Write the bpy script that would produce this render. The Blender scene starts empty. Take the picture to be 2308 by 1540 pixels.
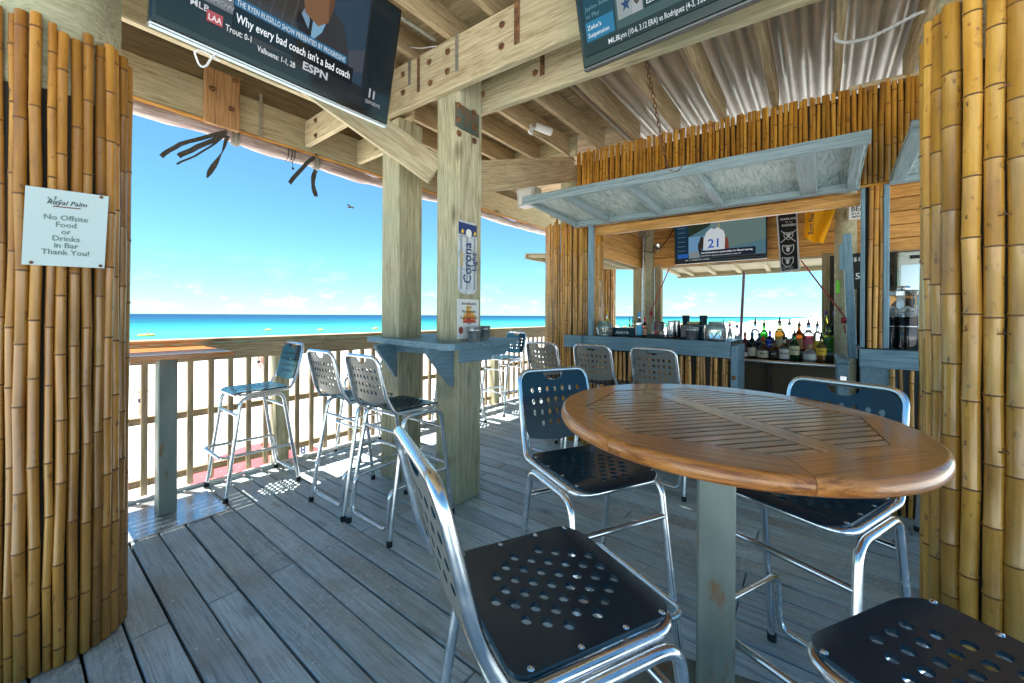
import bpy, math, random
from mathutils import Vector, Matrix, geometry
random.seed(7)
# ------------------------------------------------------------------ camera, sky, sun, exposure
scn = bpy.context.scene
COL = scn.collection
FPX, CXP, HYP, CAMH = 890.0, 1154.0, 711.5, 1.34
ROLL, YAW = math.radians(.3), math.radians(38.0)
FW = Vector((math.cos(YAW), math.sin(YAW), 0)); RT = Vector((math.sin(YAW), -math.cos(YAW), 0)); UP = Vector((0, 0, 1))
cam_d = bpy.data.cameras.new('camera'); cam = bpy.data.objects.new('camera', cam_d); COL.objects.link(cam)
_r = RT*math.cos(ROLL) + UP*math.sin(ROLL); _u = UP*math.cos(ROLL) - RT*math.sin(ROLL)
cam.matrix_world = Matrix(((_r.x, _u.x, -FW.x, 0), (_r.y, _u.y, -FW.y, 0), (_r.z, _u.z, -FW.z, CAMH), (0, 0, 0, 1)))
cam_d.sensor_width = 36; cam_d.lens = 36*FPX/2308; cam_d.shift_y = -58.5/2308
cam_d.clip_start = .05; cam_d.clip_end = 60000
scn.camera = cam
SUN = Vector((-.145, .30, 1)).normalized()
SUN_EL = math.asin(SUN.z); SUN_AZ = math.atan2(SUN.x, SUN.y)
world = bpy.data.worlds.new('World'); scn.world = world; world.use_nodes = True
wt = world.node_tree; wt.nodes.clear()
def wn(t, **k):
    n = wt.nodes.new(t)
    for a, b in k.items(): setattr(n, a, b)
    return n
wo = wn('ShaderNodeOutputWorld'); wb = wn('ShaderNodeBackground'); wb.inputs['Strength'].default_value = .05
sky = wn('ShaderNodeTexSky'); sky.sky_type = 'NISHITA'; sky.sun_disc = False
sky.sun_elevation = SUN_EL; sky.sun_rotation = SUN_AZ; sky.altitude = 0; sky.air_density = .9; sky.dust_density = .05; sky.ozone_density = 1.6
# fair-weather cumulus low over the horizon, all the way round
tc = wn('ShaderNodeTexCoord'); sep = wn('ShaderNodeSeparateXYZ'); wt.links.new(tc.outputs['Generated'], sep.inputs[0])
mp = wn('ShaderNodeMapping'); mp.inputs['Scale'].default_value = (9, 9, 20); wt.links.new(tc.outputs['Generated'], mp.inputs[0])
nz = wn('ShaderNodeTexNoise'); nz.inputs['Scale'].default_value = 1.6; nz.inputs['Detail'].default_value = 7; nz.inputs['Roughness'].default_value = .58
wt.links.new(mp.outputs[0], nz.inputs['Vector'])
cr = wn('ShaderNodeValToRGB'); cr.color_ramp.elements[0].position = .535; cr.color_ramp.elements[1].position = .66
wt.links.new(nz.outputs['Fac'], cr.inputs[0])
band = wn('ShaderNodeValToRGB'); e = band.color_ramp.elements
e[0].position = .006; e[0].color = (0, 0, 0, 1); e[1].position = .15; e[1].color = (0, 0, 0, 1)
for p, v in ((.018, .85), (.042, .8), (.062, .22)):
    q = e.new(p); q.color = (v, v, v, 1)
wt.links.new(sep.outputs['Z'], band.inputs[0])
mul = wn('ShaderNodeMath', operation='MULTIPLY'); wt.links.new(cr.outputs[0], mul.inputs[0]); wt.links.new(band.outputs[0], mul.inputs[1])
mix = wn('ShaderNodeMixRGB'); mix.inputs[2].default_value = (6.2, 6.9, 7.2, 1)
wt.links.new(mul.outputs[0], mix.inputs[0]); tint = wn('ShaderNodeMixRGB', blend_type='MULTIPLY'); tint.inputs[0].default_value = 1; tint.inputs[2].default_value = (.55, .94, 1.02, 1)   # humid gulf-coast sky, the whole dome alike
wt.links.new(sky.outputs[0], tint.inputs[1]); wt.links.new(tint.outputs[0], mix.inputs[1])
wt.links.new(mix.outputs[0], wb.inputs['Color']); wt.links.new(wb.outputs[0], wo.inputs[0])
sd = bpy.data.lights.new('sun', 'SUN'); sd.energy = 5.0; sd.angle = math.radians(.5); sd.color = (1, .965, .90)
so = bpy.data.objects.new('sun', sd); COL.objects.link(so); so.rotation_euler = SUN.to_track_quat('Z', 'Y').to_euler(); so.location = (0, 0, 30)
vs = scn.view_settings; vs.view_transform = 'Standard'; vs.look = 'None'; vs.exposure = 2.05; vs.gamma = 1; vs.use_curve_mapping = False
scn.render.engine = 'CYCLES'
scn.cycles.max_bounces = 10; scn.cycles.diffuse_bounces = 6; scn.cycles.transparent_max_bounces = 12; scn.cycles.transmission_bounces = 8
scn.cycles.sample_clamp_indirect = 6

# ------------------------------------------------------------------ pixel rays (photo pixel -> point on a known plane)
def ray(px, py):
    u, v = px-CXP, HYP-py; c, s = math.cos(ROLL), math.sin(ROLL)
    return FW + RT*((u*c-v*s)/FPX) + UP*((u*s+v*c)/FPX)
CAM = Vector((0, 0, CAMH))
def onx(px, py, X): d = ray(px, py); return CAM + d*(X/d.x)
def ony(px, py, Y): d = ray(px, py); return CAM + d*(Y/d.y)
def onz(px, py, z=0.0): d = ray(px, py); return CAM + d*((z-CAMH)/d.z)

# ------------------------------------------------------------------ object helpers
WM = {}
def tag(o, label=None, cat=None, group=None, kind=None):
    if label: o['label'] = label
    if cat: o['category'] = cat
    if group: o['group'] = group
    if kind: o['kind'] = kind
    return o
def I4(loc=(0, 0, 0), rz=0): return Matrix.Translation(loc) @ Matrix.Rotation(rz, 4, 'Z')
def basis(o, x, y=None, z=None):
    """matrix with local x = x; y or z approx given"""
    x = Vector(x).normalized()
    if z is not None:
        z = Vector(z); y = z.cross(x).normalized(); z = x.cross(y)
    else:
        y = Vector(y); z = x.cross(y).normalized(); y = z.cross(x)
    o = Vector(o)
    return Matrix(((x.x, y.x, z.x, o.x), (x.y, y.y, z.y, o.y), (x.z, y.z, z.z, o.z), (0, 0, 0, 1)))
def link(name, data, M=None, parent=None):
    o = bpy.data.objects.new(name, data); COL.objects.link(o)
    M = M or Matrix.Identity(4)
    if parent is not None:
        o.parent = parent; o.matrix_basis = WM[parent.name].inverted() @ M
    else: o.matrix_basis = M
    WM[o.name] = M.copy()
    return o
def thing(name, label, cat, M=None, group=None):
    if M is not None and not isinstance(M, Matrix): M = I4(M)
    o = link(name, None, M); o.empty_display_size = .1
    return tag(o, label, cat, group)
def copy_tree(src, M, label=None, group=None):
    def rec(s, parent, M):
        c = s.copy(); COL.objects.link(c); WM[c.name] = M.copy()
        if parent is None: c.matrix_basis = M
        else: c.parent = parent
        for ch in [k for k in s.children]: rec(ch, c, M @ ch.matrix_basis)
        return c
    c = rec(src, None, M)
    if label: c['label'] = label
    if group: c['group'] = group
    return c
class MB:
    def __init__(s): s.v = []; s.f = []; s.sm = []; s.mi = []
    def add(s, vs, fs, smooth=False, mi=0, M=None):
        b = len(s.v)
        s.v += [tuple(M @ Vector(v)) if M is not None else tuple(v) for v in vs]
        for f in fs: s.f.append(tuple(i+b for i in f)); s.sm.append(smooth); s.mi.append(mi)
        return s
    def box(s, lo, hi, ch=0.0, M=None, mi=0):
        (x0, y0, z0), (x1, y1, z1) = lo, hi
        if ch <= 0:
            v = [(x, y, z) for x in (x0, x1) for y in (y0, y1) for z in (z0, z1)]
            return s.add(v, [(0, 1, 3, 2), (4, 6, 7, 5), (0, 4, 5, 1), (2, 3, 7, 6), (0, 2, 6, 4), (1, 5, 7, 3)], mi=mi, M=M)
        c = min(ch, (x1-x0)*.45, (y1-y0)*.45, (z1-z0)*.45)
        v = []; idx = {}
        for a, x in enumerate((x0, x1)):
            for b, y in enumerate((y0, y1)):
                for d, z in enumerate((z0, z1)):
                    dx = c if a == 0 else -c; dy = c if b == 0 else -c; dz = c if d == 0 else -c
                    for k, p in enumerate(((x, y+dy, z+dz), (x+dx, y, z+dz), (x+dx, y+dy, z))):
                        idx[a, b, d, k] = len(v); v.append(p)
        F = []
        g = lambda a, b, d, k: idx[a, b, d, k]
        for a in (0, 1): q = [g(a, 0, 0, 0), g(a, 1, 0, 0), g(a, 1, 1, 0), g(a, 0, 1, 0)]; F.append(q if a else q[::-1])
        for b in (0, 1): q = [g(0, b, 0, 1), g(0, b, 1, 1), g(1, b, 1, 1), g(1, b, 0, 1)]; F.append(q if b else q[::-1])
        for d in (0, 1): q = [g(0, 0, d, 2), g(1, 0, d, 2), g(1, 1, d, 2), g(0, 1, d, 2)]; F.append(q if d else q[::-1])
        for b in (0, 1):
            for d in (0, 1): q = [g(0, b, d, 1), g(1, b, d, 1), g(1, b, d, 2), g(0, b, d, 2)]; F.append(q if (b+d) % 2 == 0 else q[::-1])
        for a in (0, 1):
            for d in (0, 1): q = [g(a, 0, d, 2), g(a, 1, d, 2), g(a, 1, d, 0), g(a, 0, d, 0)]; F.append(q if (a+d) % 2 == 0 else q[::-1])
        for a in (0, 1):
            for b in (0, 1): q = [g(a, b, 0, 0), g(a, b, 1, 0), g(a, b, 1, 1), g(a, b, 0, 1)]; F.append(q if (a+b) % 2 == 0 else q[::-1])
        for a in (0, 1):
            for b in (0, 1):
                for d in (0, 1): q = [g(a, b, d, 0), g(a, b, d, 1), g(a, b, d, 2)]; F.append(q if (a+b+d) % 2 else q[::-1])
        return s.add(v, F, mi=mi, M=M)
    def prism(s, poly, z0, z1, M=None, mi=0, smooth=False):
        n = len(poly)
        v = [(x, y, z0) for x, y in poly] + [(x, y, z1) for x, y in poly]
        f = [tuple(range(n))[::-1], tuple(range(n, 2*n))]
        s.add(v, f, mi=mi, M=M)
        b = [(i, (i+1) % n, (i+1) % n+n, i+n) for i in range(n)]
        return s.add(v, b, smooth, mi, M)
    def tube(s, pts, r, n=8, closed=False, caps=True, mi=0, M=None):
        pts = [Vector(p) for p in pts]; m = len(pts)
        rs = r if isinstance(r, (list, tuple)) else [r]*m
        T = []
        for i in range(m):
            a = pts[(i-1) % m] if (closed or i > 0) else pts[i]; b = pts[(i+1) % m] if (closed or i < m-1) else pts[i]
            T.append((b-a).normalized())
        ref = Vector((0, 0, 1)) if abs(T[0].z) < .9 else Vector((1, 0, 0))
        N = (ref - T[0]*ref.dot(T[0])).normalized(); v = []
        for i in range(m):
            N = (N - T[i]*N.dot(T[i])).normalized(); B = T[i].cross(N)
            for k in range(n):
                a = 2*math.pi*k/n; v.append(pts[i] + (N*math.cos(a)+B*math.sin(a))*rs[i])
        f = []
        for i in range(m if closed else m-1):
            j = (i+1) % m
            for k in range(n): f.append((i*n+k, i*n+(k+1) % n, j*n+(k+1) % n, j*n+k))
        s.add(v, f, True, mi, M)
        if caps and not closed:
            s.add(v[:n], [tuple(range(n))[::-1]], False, mi, M); s.add(v[-n:], [tuple(range(n))], False, mi, M)
        return s
    def lathe(s, prof, n=16, M=None, mi=0, smooth=True, cap0=True, cap1=True):
        v = []
        for r, z in prof:
            for k in range(n): a = 2*math.pi*k/n; v.append((r*math.cos(a), r*math.sin(a), z))
        f = []
        for i in range(len(prof)-1):
            for k in range(n): f.append((i*n+k, i*n+(k+1) % n, (i+1)*n+(k+1) % n, (i+1)*n+k))
        s.add(v, f, smooth, mi, M)
        if cap0: s.add(v[:n], [tuple(range(n))[::-1]], False, mi, M)
        if cap1: s.add(v[-n:], [tuple(range(n))], False, mi, M)
        return s
    def mesh(s, name, mats):
        me = bpy.data.meshes.new(name); me.from_pydata(s.v, [], s.f)
        for m in (mats if isinstance(mats, (list, tuple)) else [mats]): me.materials.append(m)
        me.polygons.foreach_set('use_smooth', s.sm); me.polygons.foreach_set('material_index', s.mi); me.update()
        return me
    def build(s, name, mats, parent=None, M=None): return link(name, s.mesh(name, mats), M, parent)
def fillet(pts, r, seg=5, closed=False):
    pts = [Vector(p) for p in pts]; out = []; n = len(pts)
    for i, p in enumerate(pts):
        if not closed and i in (0, n-1): out.append(p); continue
        a = pts[i-1]-p; b = pts[(i+1) % n]-p; la, lb = a.length, b.length; a.normalize(); b.normalize()
        ang = a.angle(b)
        if ang > math.pi-.06: out.append(p); continue
        rr = r[i] if isinstance(r, (list, tuple)) else r
        t = min(rr/math.tan(ang/2), la*.48, lb*.48)
        for k in range(seg+1):
            u = k/seg; out.append((p+a*t)*(1-u)**2 + p*2*u*(1-u) + (p+b*t)*u*u)
    return out
_bc = {}
def board(name, a, b, w, t, mat, parent, up=(0, 0, 1), ch=.004):
    """timber whose axis runs a->b (centre line); w = size across 'up' sideways, t = size along up. shared mesh per size"""
    a, b = Vector(a), Vector(b); L = (b-a).length
    key = (round(L, 3), round(w, 4), round(t, 4), mat.name, ch)
    if key not in _bc: _bc[key] = MB().box((-L/2, -w/2, -t/2), (L/2, w/2, t/2), ch).mesh(name, mat)
    x = (b-a).normalized(); up = Vector(up)
    if abs(x.dot(up)) > .97: up = Vector((1, 0, 0))
    return link(name, _bc[key], basis((a+b)/2, x, z=up), parent)
def lettering(s, size, mat, parent, M, align='LEFT', bold=0.0, sx=1.0, name='lettering', shear=0, fit=None):
    cu = bpy.data.curves.new('txt', 'FONT'); cu.body = s; cu.size = size; cu.align_x = align; cu.offset = bold; cu.shear = shear; cu.resolution_u = 2
    o = bpy.data.objects.new('txt', cu); COL.objects.link(o)
    dg = bpy.context.evaluated_depsgraph_get(); me = bpy.data.meshes.new_from_object(o.evaluated_get(dg))
    bpy.data.objects.remove(o); bpy.data.curves.remove(cu)
    me.materials.clear(); me.materials.append(mat)
    if fit: xs = [v.co.x for v in me.vertices]; sx = fit/(max(xs)-min(xs))
    return link(name, me, M @ Matrix.Diagonal((sx, 1, 1, 1)), parent)

# ------------------------------------------------------------------ materials
MATS = {}
def nodes(name):
    m = bpy.data.materials.new(name); m.use_nodes = True; nt = m.node_tree; nt.nodes.clear()
    out = nt.nodes.new('ShaderNodeOutputMaterial'); p = nt.nodes.new('ShaderNodeBsdfPrincipled'); nt.links.new(p.outputs[0], out.inputs[0])
    MATS[name] = m
    return m, nt, p
def N(nt, t, **k):
    n = nt.nodes.new(t)
    for a, b in k.items(): setattr(n, a, b)
    return n
def ramp(nt, fac, stops):
    r = N(nt, 'ShaderNodeValToRGB'); e = r.color_ramp.elements
    while len(e) < len(stops): e.new(.5)
    for x, (p, c) in zip(e, stops): x.position = p; x.color = (*c, 1) if len(c) == 3 else c
    nt.links.new(fac, r.inputs[0]); return r.outputs[0]
def coords(nt, scale=(1, 1, 1), rnd=True):
    tc = N(nt, 'ShaderNodeTexCoord'); v = tc.outputs['Object']
    if rnd:
        oi = N(nt, 'ShaderNodeObjectInfo'); m = N(nt, 'ShaderNodeMath', operation='MULTIPLY'); m.inputs[1].default_value = 37
        nt.links.new(oi.outputs['Random'], m.inputs[0])
        ad = N(nt, 'ShaderNodeVectorMath', operation='ADD'); nt.links.new(v, ad.inputs[0]); nt.links.new(m.outputs[0], ad.inputs[1]); v = ad.outputs[0]
    mp = N(nt, 'ShaderNodeMapping'); mp.inputs['Scale'].default_value = scale; nt.links.new(v, mp.inputs[0])
    return mp.outputs[0]
def noise(nt, vec, scale, detail=4, rough=.55, dist=0):
    n = N(nt, 'ShaderNodeTexNoise'); n.inputs['Scale'].default_value = scale; n.inputs['Detail'].default_value = detail
    n.inputs['Roughness'].default_value = rough; n.inputs['Distortion'].default_value = dist
    nt.links.new(vec, n.inputs['Vector']); return n.outputs['Fac']
def mixc(nt, fac, a, b, mode='MIX'):
    m = N(nt, 'ShaderNodeMixRGB', blend_type=mode)
    for i, x in ((0, fac), (1, a), (2, b)):
        if hasattr(x, 'node'): nt.links.new(x, m.inputs[i])
        elif i == 0: m.inputs[0].default_value = x
        else: m.inputs[i].default_value = (*x, 1)
    return m.outputs[0]
def vary(nt, col, lo=.82, hi=1.15):
    oi = N(nt, 'ShaderNodeObjectInfo'); mr = N(nt, 'ShaderNodeMapRange'); mr.inputs[3].default_value = lo; mr.inputs[4].default_value = hi
    nt.links.new(oi.outputs['Random'], mr.inputs[0])
    h = N(nt, 'ShaderNodeHueSaturation'); nt.links.new(mr.outputs[0], h.inputs['Value']); nt.links.new(col, h.inputs['Color']); return h.outputs[0]
def bump(nt, p, h, strength=.3, dist=.004):
    b = N(nt, 'ShaderNodeBump'); b.inputs['Strength'].default_value = strength; b.inputs['Distance'].default_value = dist
    nt.links.new(h, b.inputs['Height']); nt.links.new(b.outputs[0], p.inputs['Normal'])
def wood(name, dark, mid, light, rough=.65, lo=.82, hi=1.12, grain=1.0, spec=.3, stain=None, knots=True, coat=0):
    """boards carry their grain along local x"""
    m, nt, p = nodes(name)
    v = coords(nt, (.7, 8*grain, 8*grain)); g = noise(nt, v, 2.4, 7, .66, 2.4)
    c = ramp(nt, g, [(.34, dark), (.48, mid), (.64, light)])
    v2 = coords(nt, (1.6, 42, 42)); fine = noise(nt, v2, 2.5, 4, .7, .6)
    c = mixc(nt, .55, c, ramp(nt, fine, [(.38, tuple(x*.36 for x in mid)), (.5, mid), (.6, light)]))
    if knots:
        vk = coords(nt, (1.1, 3.2, 3.2)); vo = N(nt, 'ShaderNodeTexVoronoi'); vo.inputs['Scale'].default_value = 1.5; nt.links.new(vk, vo.inputs['Vector'])
        c = mixc(nt, ramp(nt, vo.outputs['Distance'], [(.05, (.9, .9, .9)), (.09, (.6, .6, .6)), (.17, (0, 0, 0))]), c, tuple(x*.45 for x in dark))
    if stain:
        vs_ = coords(nt, (1, 1, 1)); s_ = noise(nt, vs_, 1.7, 5, .6)
        c = mixc(nt, ramp(nt, s_, [(.46, (0, 0, 0)), (.68, (.75, .75, .75))]), c, stain)
    c = vary(nt, c, lo, hi); nt.links.new(c, p.inputs['Base Color'])
    nt.links.new(ramp(nt, fine, [(.2, (rough-.1,)*3), (.8, (min(1, rough+.15),)*3)]), p.inputs['Roughness'])
    p.inputs['Specular IOR Level'].default_value = spec
    p.inputs['Coat Weight'].default_value = coat; p.inputs['Coat Roughness'].default_value = .13 if coat > .5 else .28
    bump(nt, p, fine, .35, .002); return m
def deckwood(*a, **k):
    m = wood(*a, **k); nt = m.node_tree; p = next(n for n in nt.nodes if n.type == 'BSDF_PRINCIPLED'); src = p.inputs['Base Color'].links[0].from_socket
    tc = N(nt, 'ShaderNodeNewGeometry'); mp = N(nt, 'ShaderNodeMapping'); nt.links.new(tc.outputs['Position'], mp.inputs[0])
    big = noise(nt, mp.outputs[0], 1.3, 3, .5); fine = noise(nt, mp.outputs[0], 38, 5, .75, 1)
    mu = N(nt, 'ShaderNodeMath', operation='MULTIPLY'); nt.links.new(ramp(nt, big, [(.45, (0, 0, 0)), (.62, (1, 1, 1))]), mu.inputs[0]); nt.links.new(ramp(nt, fine, [(.50, (0, 0, 0)), (.64, (.9, .9, .9))]), mu.inputs[1])
    nt.links.new(mixc(nt, mu.outputs[0], src, (.66, .70, .70)), p.inputs['Base Color'])      # salt and scuff marks
    return m
def plain(name, col, rough=.5, metal=0, spec=.5, var=.0, coat=0, nscale=8, trans=0, ior=1.45, bumpy=0, alpha=1):
    m, nt, p = nodes(name)
    p.inputs['Base Color'].default_value = (*col, 1); p.inputs['Roughness'].default_value = rough; p.inputs['Metallic'].default_value = metal
    p.inputs['Specular IOR Level'].default_value = spec; p.inputs['Coat Weight'].default_value = coat; p.inputs['Coat Roughness'].default_value = .15
    p.inputs['Transmission Weight'].default_value = trans; p.inputs['IOR'].default_value = ior; p.inputs['Alpha'].default_value = alpha
    if var:
        n = noise(nt, coords(nt), nscale, 5, .6)
        nt.links.new(ramp(nt, n, [(.3, tuple(x*(1-var) for x in col)), (.7, tuple(min(1, x*(1+var)) for x in col))]), p.inputs['Base Color'])
        nt.links.new(ramp(nt, n, [(.3, (max(.02, rough-.1),)*3), (.7, (min(1, rough+.12),)*3)]), p.inputs['Roughness'])
        if bumpy: bump(nt, p, n, bumpy, .003)
    return m
def emit(name, col, st=1.0):
    m = bpy.data.materials.new(name); m.use_nodes = True; nt = m.node_tree; nt.nodes.clear()
    out = nt.nodes.new('ShaderNodeOutputMaterial'); e = nt.nodes.new('ShaderNodeEmission'); e.inputs[0].default_value = (*col, 1); e.inputs[1].default_value = st
    g = nt.nodes.new('ShaderNodeBsdfGlossy'); g.inputs['Roughness'].default_value = .08; g.inputs['Color'].default_value = (.03, .03, .03, 1)
    a = nt.nodes.new('ShaderNodeAddShader'); nt.links.new(e.outputs[0], a.inputs[0]); nt.links.new(g.outputs[0], a.inputs[1]); nt.links.new(a.outputs[0], out.inputs[0])
    return m

M_PINE = wood('treated_pine', (.30, .21, .10), (.52, .43, .26), (.64, .56, .38), .7, .85, 1.1, stain=(.38, .38, .24))
M_POST = wood('greenish_post', (.19, .135, .06), (.43, .385, .23), (.62, .575, .42), .7, .92, 1.06, grain=.7, stain=(.33, .35, .24))
M_RAFTER = wood('rafter_pine', (.30, .21, .11), (.45, .34, .19), (.56, .45, .28), .75)
M_ORANGE = wood('orange_pine', (.36, .14, .03), (.60, .29, .07), (.74, .41, .13), .5, .85, 1.1, coat=.2)
M_RAIL = wood('weathered_rail', (.22, .16, .09), (.36, .27, .16), (.48, .38, .25), .8)
M_DECK = deckwood('weathered_deck', (.26, .35, .375), (.43, .55, .585), (.56, .675, .70), .42, .78, 1.15, grain=.8, spec=.5, coat=.25, stain=(.34, .31, .25))
M_TEAK = wood('varnished_teak', (.25, .065, .012), (.50, .175, .036), (.66, .27, .07), .32, .85, 1.15, knots=False, coat=.8)
M_TEAK2 = wood('pale_teak', (.26, .10, .035), (.50, .25, .11), (.66, .38, .20), .3, .8, 1.2, knots=False, coat=.8)  # paler teak tone for slats and divider
M_GBLUE = wood('grey_blue_paint', (.20, .27, .29), (.27, .35, .37), (.34, .42, .43), .5, .93, 1.06, knots=False, stain=(.22, .28, .29))
M_BLUE = wood('slate_blue_paint', (.13, .23, .29), (.19, .31, .38), (.24, .37, .44), .5, .93, 1.06, knots=False, stain=(.16, .25, .30))
M_GREYPLY = None
def plywood():
    m, nt, p = nodes('worn_green_grey_plywood')
    v = coords(nt, (14, 1.6, 1)); n = noise(nt, v, 2.2, 7, .68, 2.2)
    c = ramp(nt, n, [(.34, (.13, .22, .22)), (.46, (.33, .43, .41)), (.6, (.52, .60, .57))]); nt.links.new(c, p.inputs['Base Color']); p.inputs['Roughness'].default_value = .45
    bump(nt, p, n, .5, .003); return m
M_GREYPLY = plywood()
def bamboo(name, a, b, c_, rough=.28):
    m, nt, p = nodes(name)
    n = noise(nt, coords(nt, (6, 6, 1.1)), 1.6, 5, .6); c = ramp(nt, n, [(.3, a), (.5, b), (.7, c_)])
    f = noise(nt, coords(nt, (60, 60, 2)), 2, 3, .5); c = mixc(nt, .22, c, ramp(nt, f, [(.3, a), (.7, c_)]))
    sp = noise(nt, coords(nt, (22, 22, 12)), 2, 2, .5); c = mixc(nt, ramp(nt, sp, [(.64, (0, 0, 0)), (.76, (.8, .8, .8))]), c, (.10, .045, .012))
    c = mixc(nt, ramp(nt, noise(nt, coords(nt, (3, 3, .8)), 2.3, 4, .6), [(.52, (0, 0, 0)), (.72, (.5, .5, .5))]), c, (.16, .075, .022)); c = vary(nt, c, .68, 1.18); nt.links.new(c, p.inputs['Base Color']); p.inputs['Roughness'].default_value = rough
    p.inputs['Coat Weight'].default_value = .5; p.inputs['Coat Roughness'].default_value = .12; bump(nt, p, f, .12, .001); return m
M_BAM = bamboo('varnished_bamboo', (.38, .155, .020), (.62, .31, .045), (.76, .45, .10))
M_BAMF = bamboo('orange_bamboo', (.32, .115, .012), (.55, .245, .026), (.70, .38, .065))
M_BAMD = bamboo('shaded_bamboo', (.21, .075, .012), (.38, .165, .024), (.54, .27, .05), .3)  # darker copy of the bamboo, backlit shade put into its colour
M_NODE = plain('bamboo_node', (.13, .055, .014), .5, var=.4, nscale=30)
M_ALU = plain('brushed_aluminium', (.80, .82, .84), .2, 1, var=.05, nscale=14)
M_STEEL = plain('stainless_steel', (.72, .73, .74), .22, 1)
M_GALV = plain('galvanised_steel', (.50, .53, .54), .35, .9, var=.25, nscale=30)
M_BLACK = plain('sky_tinted_black_plastic', (.007, .036, .060), .24)  # black plastic with the blue sheen of the sky mixed into its base colour
M_GREYP = plain('grey_shell_back', (.20, .20, .18), .3, .3)
M_RUBBER = plain('black_rubber', (.015, .015, .015), .7)
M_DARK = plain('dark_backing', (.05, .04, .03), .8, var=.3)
M_WHITEP = plain('white_plastic', (.75, .75, .72), .4)
M_CABLE = plain('grey_cable', (.45, .45, .43), .5)
M_BCABLE = plain('black_cable', (.02, .02, .02), .5)
def rusty():
    m, nt, p = nodes('rusty_steel')
    n = noise(nt, coords(nt), 22, 6, .65); nt.links.new(ramp(nt, n, [(.35, (.05, .025, .015)), (.55, (.17, .075, .03)), (.7, (.30, .15, .06))]), p.inputs['Base Color'])
    p.inputs['Roughness'].default_value = .8; bump(nt, p, n, .6, .004); return m
M_RUST = rusty()
def rustgalv(name, lo, hi):
    m, nt, p = nodes(name)
    n = noise(nt, coords(nt, (1, 1, .45)), 7, 7, .7); n2 = noise(nt, coords(nt, (1, 1, .3)), 3, 4, .6)
    c = ramp(nt, n2, [(.35, (.10, .14, .125)), (.65, (.27, .31, .28))])
    c = mixc(nt, ramp(nt, n, [(lo, (0, 0, 0)), (hi, (1, 1, 1))]), c, (.25, .11, .035)); nt.links.new(c, p.inputs['Base Color'])
    p.inputs['Metallic'].default_value = .55; p.inputs['Roughness'].default_value = .48; bump(nt, p, n, .2, .002); return m
M_PEDESTAL = rustgalv('rust_spotted_steel', .54, .66)
M_PLATE = rustgalv('rusted_plate', .45, .62)
def corrugated():
    m, nt, p = nodes('galvanised_roof_sheet')
    n = noise(nt, coords(nt, (.5, 3, 3), False), 2.5, 6, .65); nt.links.new(ramp(nt, n, [(.3, (.50, .48, .45)), (.7, (.80, .79, .76))]), p.inputs['Base Color'])
    p.inputs['Metallic'].default_value = .6; p.inputs['Roughness'].default_value = .36; bump(nt, p, n, .06, .003); return m
M_ROOF = corrugated()
def bplate():
    m, nt, p = nodes('polished_floor_plate')
    n = noise(nt, coords(nt), 9, 6, .65); nt.links.new(ramp(nt, n, [(.35, (.55, .58, .60)), (.65, (.78, .80, .82))]), p.inputs['Base Color'])
    p.inputs['Metallic'].default_value = .8; nt.links.new(ramp(nt, n, [(.3, (.16,)*3), (.7, (.36,)*3)]), p.inputs['Roughness']); bump(nt, p, n, .08, .002); return m
M_BPLATE = bplate()
def curtain_mat():
    m, nt, p = nodes('rolled_clear_vinyl')
    n = noise(nt, coords(nt, (1.2, 9, 9)), 2.5, 5, .6, 1)
    nt.links.new(ramp(nt, n, [(.32, (.26, .18, .16)), (.52, (.44, .34, .31)), (.7, (.66, .58, .55))]), p.inputs['Base Color'])
    p.inputs['Roughness'].default_value = .18; p.inputs['Transmission Weight'].default_value = .12; bump(nt, p, n, .7, .012); return m
M_VINYL = curtain_mat()
M_WEB = plain('dark_webbing', (.055, .05, .042), .85, var=.2, nscale=60)
def cloth_mat(name, col):
    m, nt, p = nodes(name); p.inputs['Base Color'].default_value = (*col, 1); p.inputs['Roughness'].default_value = .85
    t = N(nt, 'ShaderNodeBsdfTranslucent'); t.inputs[0].default_value = (*col, 1); mx = N(nt, 'ShaderNodeMixShader'); mx.inputs[0].default_value = .55
    nt.links.new(p.outputs[0], mx.inputs[1]); nt.links.new(t.outputs[0], mx.inputs[2]); nt.links.new(mx.outputs[0], next(n for n in nt.nodes if n.type == 'OUTPUT_MATERIAL').inputs[0]); return m
M_STRAP = plain('grey_webbing', (.20, .18, .15), .85, var=.2, nscale=60)
def sand_mat():
    m, nt, p = nodes('white_sand')
    n = noise(nt, coords(nt, (1, 1, 1), False), .8, 8, .7); n2 = noise(nt, coords(nt, (1, 1, 1), False), 4.5, 4, .6)
    nt.links.new(ramp(nt, n, [(.3, (.60, .585, .55)), (.7, (.74, .73, .70))]), p.inputs['Base Color']); p.inputs['Roughness'].default_value = .95
    mx = N(nt, 'ShaderNodeMath', operation='ADD'); nt.links.new(n, mx.inputs[0]); nt.links.new(n2, mx.inputs[1]); bump(nt, p, mx.outputs[0], .8, .12); return m
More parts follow.
